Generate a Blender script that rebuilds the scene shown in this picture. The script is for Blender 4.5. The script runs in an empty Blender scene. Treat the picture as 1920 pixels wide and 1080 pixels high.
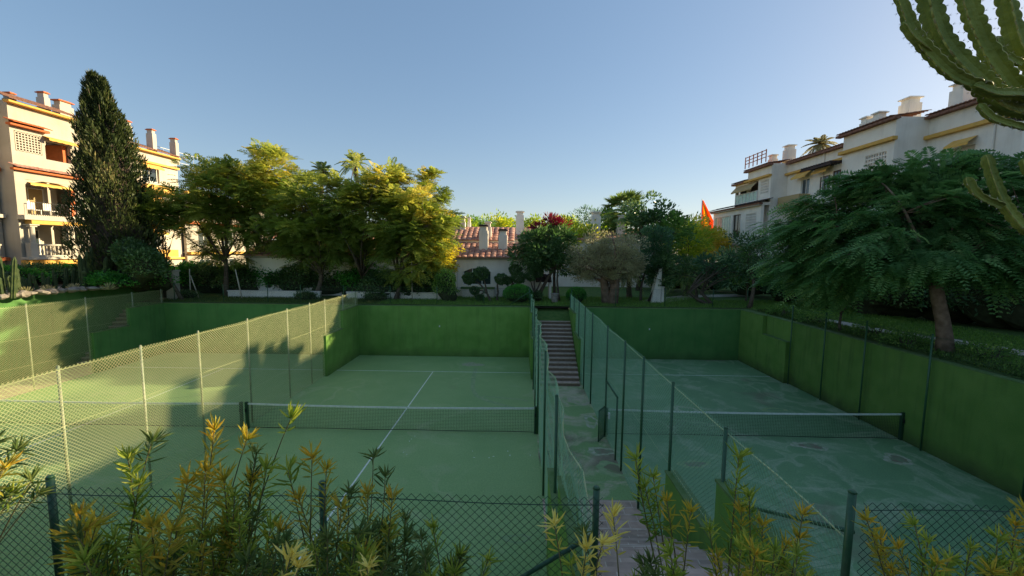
import bpy, math, random
import numpy as np
from mathutils import Vector, Matrix

R = math.radians
S = bpy.context.scene
COL = S.collection
RNG = np.random.default_rng(7)
random.seed(7)

# ------------------------------------------------------------------ camera
CAM = Vector((4.413, -13.546, 6.284))
FPX = 765.4                      # focal length in photo pixels (1920 wide)
PITCH, YAW, ROLL = 0.09276, 0.01854, 0.00903
cp_, sp_, cy_, sy_ = math.cos(PITCH), math.sin(PITCH), math.cos(YAW), math.sin(YAW)
FW = Vector((-sy_*cp_, cy_*cp_, -sp_)); RT0 = Vector((cy_, sy_, 0)); UP0 = RT0.cross(FW)
RT = math.cos(ROLL)*RT0 + math.sin(ROLL)*UP0
UP = -math.sin(ROLL)*RT0 + math.cos(ROLL)*UP0
cam = bpy.data.cameras.new('camera'); co = bpy.data.objects.new('camera', cam); COL.objects.link(co)
cam.sensor_width = 36; cam.lens = 36*FPX/1920; cam.clip_start = 0.05; cam.clip_end = 3000
m = Matrix((RT, UP, -FW)).transposed().to_4x4(); m.translation = CAM
co.matrix_world = m
S.camera = co

# ------------------------------------------------------------------ light
SUN_EL, SUN_AZ = 20.0, 22.0      # azimuth measured from +x towards +y
w = bpy.data.worlds.new('World'); S.world = w; w.use_nodes = True
nt = w.node_tree; bg = nt.nodes['Background']
sky = nt.nodes.new('ShaderNodeTexSky'); sky.sky_type = 'NISHITA'; sky.sun_disc = False
sky.sun_elevation = R(SUN_EL); sky.sun_rotation = R(90-SUN_AZ); sky.air_density = 1.0; sky.dust_density = 0.6; sky.ozone_density = 2.0
# clear evening air: the sky's range is gently evened out and warmed, the same for every ray
gm = nt.nodes.new('ShaderNodeGamma'); gm.inputs[1].default_value = 0.54; nt.links.new(sky.outputs[0], gm.inputs[0])
tn = nt.nodes.new('ShaderNodeMix'); tn.data_type = 'RGBA'; tn.blend_type = 'MULTIPLY'; tn.inputs[0].default_value = 1; tn.inputs[7].default_value = (.93, .93, .96, 1)
hs_ = nt.nodes.new('ShaderNodeHueSaturation'); hs_.inputs['Saturation'].default_value = 1.4; nt.links.new(gm.outputs[0], hs_.inputs['Color'])
nt.links.new(hs_.outputs[0], tn.inputs[6]); nt.links.new(tn.outputs[2], bg.inputs[0]); bg.inputs[1].default_value = 0.12
sl = bpy.data.lights.new('sun', 'SUN'); so = bpy.data.objects.new('sun', sl); COL.objects.link(so)
sl.energy = 3.8; sl.angle = R(0.53); sl.color = (1.0, 0.81, 0.50)
sd = Vector((math.cos(R(SUN_EL))*math.cos(R(SUN_AZ)), math.cos(R(SUN_EL))*math.sin(R(SUN_AZ)), math.sin(R(SUN_EL))))
so.rotation_euler = sd.to_track_quat('Z', 'Y').to_euler()
S.view_settings.view_transform = 'Standard'; S.view_settings.look = 'None'
S.view_settings.exposure = 1.42; S.view_settings.gamma = 1
S.cycles.max_bounces = 6; S.cycles.diffuse_bounces = 3; S.cycles.transparent_max_bounces = 8
S.cycles.transmission_bounces = 4; S.cycles.glossy_bounces = 2; S.cycles.caustics_reflective = False; S.cycles.caustics_refractive = False

def at(px, py, Z):
    """the world point seen at photo pixel px,py at Z metres of distance along y"""
    d = FW + RT*((px-960)/FPX) + UP*((540-py)/FPX)
    return CAM + d*(Z/d.y)
def gx(px, Z, z=3.0):
    """the point of height z at distance Z that appears in column px"""
    lo = at(px, 472, Z)
    for _ in range(3):
        d = CAM.z - z
        py = 472 + d*FPX/Z
        lo = at(px, py, Z)
    return Vector((lo.x, lo.y, z))

# ------------------------------------------------------------------ materials
MATS = {}
def newmat(name):
    m = bpy.data.materials.new(name); m.use_nodes = True; MATS[name] = m
    return m, m.node_tree, m.node_tree.nodes['Principled BSDF']
def rgb(c): return (c[0], c[1], c[2], 1)
def mat(name, col, rough=0.7, col2=None, scale=3.0, metal=0.0, bump=0.0, bscale=40.0, spec=0.3, lo=0.35, hi=0.65, det=6):
    m, nt, p = newmat(name)
    p.inputs['Roughness'].default_value = rough; p.inputs['Metallic'].default_value = metal
    p.inputs['Specular IOR Level'].default_value = spec
    tc = nt.nodes.new('ShaderNodeTexCoord')
    if col2:
        n = nt.nodes.new('ShaderNodeTexNoise'); n.inputs['Scale'].default_value = scale; n.inputs['Detail'].default_value = det
        nt.links.new(tc.outputs['Object'], n.inputs['Vector'])
        r = nt.nodes.new('ShaderNodeValToRGB'); r.color_ramp.elements[0].position = lo; r.color_ramp.elements[1].position = hi
        r.color_ramp.elements[0].color = rgb(col); r.color_ramp.elements[1].color = rgb(col2)
        nt.links.new(n.outputs[0], r.inputs[0]); nt.links.new(r.outputs[0], p.inputs['Base Color'])
    else: p.inputs['Base Color'].default_value = rgb(col)
    if bump:
        n2 = nt.nodes.new('ShaderNodeTexNoise'); n2.inputs['Scale'].default_value = bscale; n2.inputs['Detail'].default_value = 5
        nt.links.new(tc.outputs['Object'], n2.inputs['Vector'])
        b = nt.nodes.new('ShaderNodeBump'); b.inputs['Strength'].default_value = bump; b.inputs['Distance'].default_value = 0.02
        nt.links.new(n2.outputs[0], b.inputs['Height']); nt.links.new(b.outputs[0], p.inputs['Normal'])
    return m
def leafmat(name, c1, c2, trans=0.35, rough=0.45, c3=None):
    """colour runs c1..c2(..c3) over the per-leaf attribute 'tint'"""
    m, nt, p = newmat(name)
    a = nt.nodes.new('ShaderNodeAttribute'); a.attribute_name = 'tint'
    r = nt.nodes.new('ShaderNodeValToRGB'); e = r.color_ramp.elements
    e[0].color = rgb(c1); e[1].color = rgb(c2)
    if c3: e[1].position = 0.7; x = e.new(1.0); x.color = rgb(c3)
    nt.links.new(a.outputs['Fac'], r.inputs[0]); nt.links.new(r.outputs[0], p.inputs['Base Color'])
    p.inputs['Roughness'].default_value = rough; p.inputs['Specular IOR Level'].default_value = 0.25
    t = nt.nodes.new('ShaderNodeBsdfTranslucent'); mx = nt.nodes.new('ShaderNodeMixShader'); mx.inputs[0].default_value = trans
    hs = nt.nodes.new('ShaderNodeHueSaturation'); hs.inputs['Value'].default_value = 1.5; hs.inputs['Saturation'].default_value = 1.1
    nt.links.new(r.outputs[0], hs.inputs['Color']); nt.links.new(hs.outputs[0], t.inputs[0])
    nt.links.new(p.outputs[0], mx.inputs[1]); nt.links.new(t.outputs[0], mx.inputs[2])
    nt.links.new(mx.outputs[0], nt.nodes['Material Output'].inputs[0])
    return m

def weather(name, streak=.35, base=.45, z0=0.0, scale=2.5, dirt=(.05, .06, .03)):
    """rain streaks, patchy repainting and a damp dirty foot over a painted wall"""
    m = M[name]; nt = m.node_tree; N = nt.nodes.new; L = nt.links.new; p = nt.nodes['Principled BSDF']; src = p.inputs['Base Color'].links[0].from_socket
    tc = N('ShaderNodeTexCoord'); mp = N('ShaderNodeMapping'); mp.inputs['Scale'].default_value = (scale, scale, scale*.09); L(tc.outputs['Object'], mp.inputs[0])
    n = N('ShaderNodeTexNoise'); n.inputs['Scale'].default_value = 1.6; n.inputs['Detail'].default_value = 9; n.inputs['Roughness'].default_value = .7; L(mp.outputs[0], n.inputs[0])
    r = N('ShaderNodeValToRGB'); r.color_ramp.elements[0].position = .50; r.color_ramp.elements[1].position = .80; r.color_ramp.elements[1].color = (streak,)*3+(1,); L(n.outputs[0], r.inputs[0])
    sx = N('ShaderNodeSeparateXYZ'); L(tc.outputs['Object'], sx.inputs[0])
    n2 = N('ShaderNodeTexNoise'); n2.inputs['Scale'].default_value = 1.7; n2.inputs['Detail'].default_value = 8; L(tc.outputs['Object'], n2.inputs[0])
    a = N('ShaderNodeMath'); a.operation = 'MULTIPLY_ADD'; a.inputs[1].default_value = -.9; L(n2.outputs[0], a.inputs[0]); L(sx.outputs[2], a.inputs[2])
    f = N('ShaderNodeMapRange'); f.inputs[1].default_value = z0-.5; f.inputs[2].default_value = z0+.15; f.inputs[3].default_value = base; f.inputs[4].default_value = 0; L(a.outputs[0], f.inputs[0])
    mx = N('ShaderNodeMath'); mx.operation = 'MAXIMUM'; L(r.outputs[0], mx.inputs[0]); L(f.outputs[0], mx.inputs[1])
    c = N('ShaderNodeMix'); c.data_type = 'RGBA'; L(mx.outputs[0], c.inputs[0]); L(src, c.inputs[6]); c.inputs[7].default_value = rgb(dirt)
    n3 = N('ShaderNodeTexNoise'); n3.inputs['Scale'].default_value = 14; n3.inputs['Detail'].default_value = 10; n3.inputs['Roughness'].default_value = .8; L(tc.outputs['Object'], n3.inputs[0])
    r3 = N('ShaderNodeValToRGB'); r3.color_ramp.elements[0].position = .66; r3.color_ramp.elements[1].position = .72; r3.color_ramp.elements[1].color = (.5, .5, .5, 1); L(n3.outputs[0], r3.inputs[0])
    c2 = N('ShaderNodeMix'); c2.data_type = 'RGBA'; L(r3.outputs[0], c2.inputs[0]); L(c.outputs[2], c2.inputs[6]); c2.inputs[7].default_value = (dirt[0]*4+.1, dirt[1]*4+.12, dirt[2]*4+.05, 1)
    L(c2.outputs[2], p.inputs['Base Color'])
def court_mat(name, base, base2, stain, amount, wet=0.0, seed=0.0):
    """painted acrylic floor: broad tone, fine grain, winding pale mineral rings and brown puddle marks"""
    m, nt, p = newmat(name); N = nt.nodes.new; L = nt.links.new
    tc = N('ShaderNodeTexCoord'); mp = N('ShaderNodeMapping'); mp.inputs['Location'].default_value = (seed, seed*1.7, 0)
    L(tc.outputs['Object'], mp.inputs[0])
    n1 = N('ShaderNodeTexNoise'); n1.inputs['Scale'].default_value = 0.5; n1.inputs['Detail'].default_value = 8; n1.inputs['Roughness'].default_value = 0.65; L(mp.outputs[0], n1.inputs[0])
    r1 = N('ShaderNodeValToRGB'); r1.color_ramp.elements[0].position = .35; r1.color_ramp.elements[1].position = .68
    r1.color_ramp.elements[0].color = rgb(base); r1.color_ramp.elements[1].color = rgb(base2); L(n1.outputs[0], r1.inputs[0])
    # rings: thin iso-lines of a warped low frequency noise
    n2 = N('ShaderNodeTexNoise'); n2.inputs['Scale'].default_value = 0.42; n2.inputs['Detail'].default_value = 2.5; n2.inputs['Distortion'].default_value = 0.9; L(mp.outputs[0], n2.inputs[0])
    r2 = N('ShaderNodeValToRGB'); cr = r2.color_ramp
    cr.elements[0].position = 0.465; cr.elements[0].color = (0, 0, 0, 1); cr.elements[1].position = 0.55; cr.elements[1].color = (0, 0, 0, 1)
    for pos, v in ((0.485, .55), (0.50, .38), (0.52, .22), (0.532, .5), (0.54, .1)):
        e = cr.elements.new(pos); e.color = (v, v, v, 1)
    L(n2.outputs[0], r2.inputs[0])
    # where rings occur
    n3 = N('ShaderNodeTexNoise'); n3.inputs['Scale'].default_value = 0.23; n3.inputs['Detail'].default_value = 3
    mp3 = N('ShaderNodeMapping'); mp3.inputs['Location'].default_value = (seed+11, 3, 0); L(tc.outputs['Object'], mp3.inputs[0]); L(mp3.outputs[0], n3.inputs[0])
    r3 = N('ShaderNodeValToRGB'); r3.color_ramp.elements[0].position = .62-.25*amount; r3.color_ramp.elements[1].position = .74-.25*amount; L(n3.outputs[0], r3.inputs[0])
    mu = N('ShaderNodeMath'); mu.operation = 'MULTIPLY'; L(r2.outputs[0], mu.inputs[0]); L(r3.outputs[0], mu.inputs[1])
    n4 = N('ShaderNodeTexNoise'); n4.inputs['Scale'].default_value = 9; n4.inputs['Detail'].default_value = 6; L(mp.outputs[0], n4.inputs[0])
    mu2 = N('ShaderNodeMath'); mu2.operation = 'MULTIPLY'; L(mu.outputs[0], mu2.inputs[0]); L(n4.outputs[0], mu2.inputs[1])
    mu3 = N('ShaderNodeMath'); mu3.operation = 'MULTIPLY'; mu3.inputs[1].default_value = 1.9; mu3.use_clamp = True; L(mu2.outputs[0], mu3.inputs[0])
    mix = N('ShaderNodeMix'); mix.data_type = 'RGBA'; L(mu3.outputs[0], mix.inputs[0]); L(r1.outputs[0], mix.inputs[6]); mix.inputs[7].default_value = rgb(stain)
    # broad chalky worn patches
    nw = N('ShaderNodeTexNoise'); nw.inputs['Scale'].default_value = 0.7; nw.inputs['Detail'].default_value = 10; nw.inputs['Roughness'].default_value = .72; nw.inputs['Distortion'].default_value = .6
    mpw = N('ShaderNodeMapping'); mpw.inputs['Location'].default_value = (seed*3, 1.5, 0); L(tc.outputs['Object'], mpw.inputs[0]); L(mpw.outputs[0], nw.inputs[0])
    rw = N('ShaderNodeValToRGB'); rw.color_ramp.elements[0].position = .60-.08*amount; rw.color_ramp.elements[1].position = .74-.08*amount; rw.color_ramp.elements[1].color = (.35+.3*amount,)*3+(1,); L(nw.outputs[0], rw.inputs[0])
    mw = N('ShaderNodeMix'); mw.data_type = 'RGBA'; L(rw.outputs[0], mw.inputs[0]); L(mix.outputs[2], mw.inputs[6]); mw.inputs[7].default_value = rgb(stain)
    ng = N('ShaderNodeTexNoise'); ng.inputs['Scale'].default_value = 26; ng.inputs['Detail'].default_value = 6; L(tc.outputs['Object'], ng.inputs[0])
    mg = N('ShaderNodeMix'); mg.data_type = 'RGBA'; mg.blend_type = 'OVERLAY'; mg.inputs[0].default_value = .38; L(mw.outputs[2], mg.inputs[6]); L(ng.outputs[0], mg.inputs[7]); mix = mg
    # brown dirt marks
    n5 = N('ShaderNodeTexNoise'); n5.inputs['Scale'].default_value = 0.33; n5.inputs['Detail'].default_value = 5; mp5 = N('ShaderNodeMapping'); mp5.inputs['Location'].default_value = (seed*2+4, 9, 0)
    L(tc.outputs['Object'], mp5.inputs[0]); L(mp5.outputs[0], n5.inputs[0])
    r5 = N('ShaderNodeValToRGB'); r5.color_ramp.elements[0].position = .70-.1*amount; r5.color_ramp.elements[1].position = .78-.1*amount; r5.color_ramp.elements[1].color = (.55*amount,)*3+(1,); L(n5.outputs[0], r5.inputs[0])
    mix2 = N('ShaderNodeMix'); mix2.data_type = 'RGBA'; L(r5.outputs[0], mix2.inputs[0]); L(mg.outputs[2], mix2.inputs[6]); mix2.inputs[7].default_value = (.20, .15, .11, 1)
    L(mix2.outputs[2], p.inputs['Base Color']); p.inputs['Roughness'].default_value = .75-.2*wet; p.inputs['Specular IOR Level'].default_value = .3
    b = N('ShaderNodeBump'); b.inputs['Strength'].default_value = .15; n6 = N('ShaderNodeTexNoise'); n6.inputs['Scale'].default_value = 120; L(tc.outputs['Object'], n6.inputs[0]); L(n6.outputs[0], b.inputs['Height']); L(b.outputs[0], p.inputs['Normal'])
    return m

def paver_mat(name):
    m, nt, p = newmat(name); N = nt.nodes.new; L = nt.links.new
    tc = N('ShaderNodeTexCoord'); b = N('ShaderNodeTexBrick'); L(tc.outputs['Object'], b.inputs[0])
    b.inputs['Color1'].default_value = (.56, .39, .30, 1); b.inputs['Color2'].default_value = (.45, .32, .24, 1); b.inputs['Mortar'].default_value = (.66, .56, .44, 1)
    b.inputs['Scale'].default_value = 1; b.inputs['Mortar Size'].default_value = .008; b.inputs['Brick Width'].default_value = .5; b.inputs['Row Height'].default_value = .25
    n = N('ShaderNodeTexNoise'); n.inputs['Scale'].default_value = 4; n.inputs['Detail'].default_value = 8; L(tc.outputs['Object'], n.inputs[0])
    mx = N('ShaderNodeMix'); mx.data_type = 'RGBA'; mx.blend_type = 'OVERLAY'; mx.inputs[0].default_value = .6; L(b.outputs[0], mx.inputs[6]); L(n.outputs[0], mx.inputs[7])
    L(mx.outputs[2], p.inputs['Base Color']); p.inputs['Roughness'].default_value = .8
    return m

M = {}
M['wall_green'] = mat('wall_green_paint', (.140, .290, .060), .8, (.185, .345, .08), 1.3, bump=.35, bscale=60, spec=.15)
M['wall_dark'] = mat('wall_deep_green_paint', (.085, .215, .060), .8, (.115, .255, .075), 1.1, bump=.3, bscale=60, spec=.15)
M['wall_old'] = mat('wall_weathered_green', (.125, .245, .050), .85, (.175, .30, .07), 1.6, bump=.5, bscale=50, spec=.15, lo=.3, hi=.7, det=9)
M['coping'] = mat('coping_green', (.10, .19, .05), .8, (.16, .24, .09), 5)
M['court'] = court_mat('court_green', (.255, .405, .150), (.31, .455, .18), (.44, .50, .27), .45, seed=2.3)
M['court_skyshade'] = court_mat('court_sky_shaded', (.155, .29, .135), (.20, .35, .165), (.44, .50, .33), .95, wet=.6, seed=7.9)  # court green with bluish sky shade put into the colour, plus stains
M['corridor'] = court_mat('corridor_green', (.21, .345, .13), (.25, .40, .15), (.58, .50, .36), 1.35, seed=5.1)
M['line'] = mat('line_paint', (.88, .90, .80), .7, (.66, .74, .60), 12)
M['paver'] = paver_mat('brown_pavers')
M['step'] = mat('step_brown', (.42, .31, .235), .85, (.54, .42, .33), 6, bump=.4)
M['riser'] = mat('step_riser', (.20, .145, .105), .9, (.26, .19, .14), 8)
M['post'] = mat('post_green', (.030, .095, .040), .4, (.04, .12, .05), 20, spec=.5)
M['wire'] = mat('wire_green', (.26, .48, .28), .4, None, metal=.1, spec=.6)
M['wire_pale'] = mat('wire_pale', (.56, .60, .30), .45, None, metal=.2, spec=.6)  # pale tension wires; on the left fences sunlight is put into the colour
M['post_sunlit'] = mat('post_sunlit', (.34, .36, .25), .5, (.20, .26, .15), 12, spec=.5)  # post green lightened in the colour as if sunlit
M['wire_dark'] = mat('wire_dark_green', (.018, .062, .028), .4, None, spec=.5)
M['net'] = mat('net_black', (.012, .02, .014), .7)
M['tape'] = mat('net_tape', (.88, .88, .80), .7, (.74, .74, .66), 8)
M['grass'] = mat('grass', (.07, .15, .03), .9, (.12, .19, .045), 4, bump=1, bscale=80)
M['grass_blade'] = leafmat('grass_blade', (0.114, 0.252, 0.038), (0.252, 0.403, 0.089), .3)
M['soil'] = mat('soil', (.075, .055, .035), .95, (.13, .10, .065), 3, bump=1, bscale=30)
M['gravel'] = mat('white_gravel', (.42, .38, .30), .95, (.62, .57, .47), 25, bump=1, bscale=60)
M['path'] = mat('pale_path', (.66, .60, .50), .9, (.50, .45, .37), 3, bump=.5)
M['white'] = mat('white_render', (.90, .84, .74), .85, (.82, .75, .65), 1.2, bump=.2, bscale=40)
M['cream'] = mat('cream_render', (.50, .46, .385), .85, (.42, .38, .31), .8, bump=.3, bscale=30)
M['cream_light'] = mat('cream_light_render', (.58, .53, .44), .85, (.50, .45, .37), .8, bump=.2, bscale=30)
M['orange'] = mat('terracotta_paint', (.56, .155, .05), .8, (.48, .13, .045), 4)
M['ochre'] = mat('ochre_paint', (.72, .42, .10), .8, (.62, .36, .09), 4)
M['awning'] = mat('awning_cloth', (.80, .50, .14), .85, (.72, .42, .10), 3)
M['awning_tan'] = mat('awning_tan', (.45, .33, .16), .85)
M['tile'] = mat('roof_tile', (.30, .12, .09), .85, (.60, .36, .28), 2.2, bump=.3, bscale=20, lo=.3, hi=.7)
M['tile_old'] = mat('roof_tile_old', (.17, .075, .05), .9, (.30, .16, .11), 6, bump=.3, bscale=20)
M['tile_dark'] = mat('roof_tile_dark', (.045, .03, .028), .9, (.08, .055, .05), 4)
M['glass'] = mat('glass', (.03, .045, .05), .06, spec=.9)
M['glass_green'] = mat('glass_green', (.25, .42, .30), .1, (.40, .55, .42), 3, spec=.9)
M['dark'] = mat('dark_interior', (.03, .025, .02), .9)
M['iron'] = mat('iron_black', (.015, .015, .015), .5)
M['frame'] = mat('frame_white', (.7, .7, .66), .5)
M['wood'] = mat('wood_brown', (.09, .045, .022), .6, (.13, .07, .035), 8)
M['bark'] = mat('bark', (.085, .062, .045), .95, (.16, .125, .09), 9, bump=1, bscale=25)
M['bark_dark'] = mat('bark_dark', (.035, .026, .02), .95, (.07, .052, .04), 9, bump=1, bscale=25)
M['bark_red'] = mat('bark_warm', (.13, .085, .055), .95, (.25, .17, .12), 5, bump=1, bscale=12)
M['stone'] = mat('stone', (.20, .17, .14), .9, (.34, .30, .25), 6, bump=.8, bscale=12)
M['feather'] = leafmat('feather_leaf', (.14, .20, .04), (.27, .34, .07), .45, c3=(.52, .50, .12))
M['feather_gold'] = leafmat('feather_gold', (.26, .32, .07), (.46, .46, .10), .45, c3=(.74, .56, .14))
M['feather_dark'] = leafmat('feather_dark', (.075, .17, .05), (.14, .28, .085), .35, c3=(.33, .48, .17))
M['gold'] = leafmat('gold_leaf', (.46, .42, .06), (.70, .58, .09), .45, c3=(.82, .66, .16))
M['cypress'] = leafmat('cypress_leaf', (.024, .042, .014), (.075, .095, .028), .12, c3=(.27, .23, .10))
M['deep'] = leafmat('deep_leaf', (.05, .10, .035), (.10, .19, .06), .3, rough=.3, c3=(.24, .34, .15))
M['mid'] = leafmat('mid_leaf', (0.092, 0.198, 0.048), (0.210, 0.367, 0.079), .35, c3=(0.394, 0.525, 0.131))
M['lime'] = leafmat('lime_leaf', (0.232, 0.329, 0.039), (0.463, 0.522, 0.068), .45, c3=(0.773, 0.696, 0.097))
M['olive'] = leafmat('olive_leaf', (.24, .235, .12), (.40, .37, .20), .4, c3=(.56, .50, .30))
M['blue'] = leafmat('blue_leaf', (0.109, 0.200, 0.155), (0.200, 0.309, 0.218), .35)
M['teal'] = leafmat('teal_leaf', (.05, .115, .055), (.09, .19, .08), .3, c3=(.19, .31, .14))
M['hedge'] = leafmat('hedge_leaf', (0.035, 0.146, 0.029), (0.101, 0.335, 0.052), .3, c3=(0.204, 0.495, 0.087))
M['red'] = leafmat('red_leaf', (.12, .015, .025), (.26, .03, .05), .3)
M['palm'] = leafmat('palm_leaf', (0.124, 0.205, 0.060), (0.300, 0.382, 0.124), .35, c3=(0.546, 0.573, 0.246))
M['shrub_green'] = leafmat('shrub_green', (0.111, 0.195, 0.033), (0.299, 0.377, 0.065), .5, c3=(0.546, 0.546, 0.117))
M['shrub_orange'] = leafmat('shrub_orange', (0.240, 0.264, 0.048), (0.480, 0.408, 0.072), .5, c3=(0.744, 0.480, 0.084))
M['shrub_sunlit'] = leafmat('shrub_sunlit', (0.578, 0.473, 0.084), (0.840, 0.693, 0.189), .4, c3=(0.850, 0.798, 0.336))  # sunlight on the catching leaf tips is put into the colour
M['shrub_dark'] = leafmat('shrub_dark', (.05, .10, .025), (.12, .18, .05), .4, c3=(.22, .26, .08))
M['stem'] = mat('stem', (.10, .085, .03), .7, (.20, .17, .07), 30)
M['stem_pale'] = mat('stem_pale', (.28, .25, .12), .7, (.16, .14, .06), 30)
M['cactus'] = mat('cactus_skin', (.15, .19, .035), .6, (.27, .31, .065), 9, bump=.4, bscale=60)
M['cactus_rib'] = mat('cactus_rib', (.42, .42, .10), .6, (.24, .20, .08), 40)
M['cactus_col'] = mat('cactus_column', (.03, .055, .018), .7, (.07, .095, .03), 5, bump=.4)
M['flag_red'] = leafmat('flag_red', (.80, .07, .03), (.9, .1, .04), .55)
M['flag_yellow'] = leafmat('flag_yellow', (.90, .38, .05), (.9, .4, .05), .55)
M['litter'] = mat('leaf_litter', (.05, .06, .025), .9, (.03, .035, .015), 5)

for n_, a_, b_ in (('wall_green', .45, .5), ('wall_dark', .45, .5), ('wall_old', .6, .75)): weather(n_, a_, b_)
for n_ in ('white', 'cream', 'cream_light'): weather(n_, .25, .0, -50, 1.2, (.22, .19, .14))
# ------------------------------------------------------------------ object helpers
def tag(o, label=None, cat=None, group=None, kind=None):
    if label: o['label'] = label
    if cat: o['category'] = cat
    if group: o['group'] = group
    if kind: o['kind'] = kind
    return o
def empty(name, loc=(0, 0, 0), rz=0.0, label=None, cat=None, group=None):
    o = bpy.data.objects.new(name, None); COL.objects.link(o); o.location = loc; o.rotation_euler = (0, 0, rz); o.empty_display_size = .2
    return tag(o, label, cat, group)
def link(name, me, parent=None):
    o = bpy.data.objects.new(name, me); COL.objects.link(o)
    if parent: o.parent = parent
    return o
class MB:
    def __init__(s): s.v = []; s.f = []; s.mi = []
    def add(s, vs, fs, mi=0):
        b = len(s.v); s.v += [tuple(x) for x in vs]; s.f += [tuple(b+i for i in f) for f in fs]; s.mi += [mi]*len(fs); return s
    def box(s, x0, x1, y0, y1, z0, z1, mi=0):
        v = [(x0, y0, z0), (x1, y0, z0), (x1, y1, z0), (x0, y1, z0), (x0, y0, z1), (x1, y0, z1), (x1, y1, z1), (x0, y1, z1)]
        return s.add(v, [(0, 3, 2, 1), (4, 5, 6, 7), (0, 1, 5, 4), (1, 2, 6, 5), (2, 3, 7, 6), (3, 0, 4, 7)], mi)
    def quad(s, a, b, c, d, mi=0): return s.add([a, b, c, d], [(0, 1, 2, 3)], mi)
    def prism(s, pts, h0, h1, axis='z', mi=0):
        """extrude a 2-D outline; axis z: pts=(x,y); axis y: pts=(x,z); axis x: pts=(y,z)"""
        n = len(pts)
        def P(p, h): return {'z': (p[0], p[1], h), 'y': (p[0], h, p[1]), 'x': (h, p[0], p[1])}[axis]
        v = [P(p, h0) for p in pts]+[P(p, h1) for p in pts]
        fs = [tuple(range(n))[::-1], tuple(range(n, 2*n))]+[(i, (i+1) % n, n+(i+1) % n, n+i) for i in range(n)]
        return s.add(v, fs, mi)
    def tube(s, pts, rad, n=6, mi=0, cap=True):
        pts = [Vector(p) for p in pts]; k = len(pts)
        if not hasattr(rad, '__len__'): rad = [rad]*k
        vs = []
        up = Vector((.13, .21, 1)).normalized()
        for i, p in enumerate(pts):
            t = (pts[min(i+1, k-1)]-pts[max(i-1, 0)])
            if t.length < 1e-9: t = Vector((0, 0, 1))
            t.normalize()
            a = t.cross(up)
            if a.length < .15: a = t.cross(Vector((1, 0, 0)))
            a.normalize(); b = t.cross(a)
            for j in range(n):
                q = 2*math.pi*j/n; vs.append(p+(a*math.cos(q)+b*math.sin(q))*rad[i])
        fs = [(i*n+j, i*n+(j+1) % n, (i+1)*n+(j+1) % n, (i+1)*n+j) for i in range(k-1) for j in range(n)]
        if cap: fs += [tuple(range(n))[::-1], tuple((k-1)*n+j for j in range(n))]
        return s.add(vs, fs, mi)
    def cyl(s, c, r, z0, z1, n=12, mi=0, r2=None):
        return s.tube([(c[0], c[1], z0), (c[0], c[1], z1)], [r, r if r2 is None else r2], n, mi)
    def build(s, name, mats, parent=None, smooth=False):
        me = bpy.data.meshes.new(name); me.from_pydata(s.v, [], s.f)
        for mm in (mats if isinstance(mats, (list, tuple)) else [mats]): me.materials.append(mm)
        if len(set(s.mi)) > 1: me.polygons.foreach_set('material_index', s.mi)
        if smooth: me.polygons.foreach_set('use_smooth', [True]*len(s.f))
        me.update()
        return link(name, me, parent)
def bevel(o, wd=.01, seg=2):
    b = o.modifiers.new('bevel', 'BEVEL'); b.width = wd; b.segments = seg; b.limit_method = 'ANGLE'; return o
def arr_mesh(name, V, F, mats, tint=None, mi=None, parent=None):
    """V (n,3), F (m,4) numpy arrays"""
    me = bpy.data.meshes.new(name); V = np.asarray(V, np.float32); F = np.asarray(F, np.int32)
    me.vertices.add(len(V)); me.vertices.foreach_set('co', V.ravel())
    k = F.shape[1]
    me.loops.add(F.size); me.loops.foreach_set('vertex_index', F.ravel())
    me.polygons.add(len(F)); me.polygons.foreach_set('loop_start', np.arange(0, F.size, k, dtype=np.int32))
    me.polygons.foreach_set('loop_total', np.full(len(F), k, np.int32))
    for mm in (mats if isinstance(mats, (list, tuple)) else [mats]): me.materials.append(mm)
    if mi is not None: me.polygons.foreach_set('material_index', np.asarray(mi, np.int32))
    if tint is not None:
        a = me.attributes.new('tint', 'FLOAT', 'FACE'); a.data.foreach_set('value', np.asarray(tint, np.float32))
    me.update(calc_edges=True)
    return link(name, me, parent)
def nrm(a): return a/np.maximum(np.linalg.norm(a, axis=-1, keepdims=True), 1e-9)
def rdir(n, rng=RNG): return nrm(rng.normal(size=(n, 3)))

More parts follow.
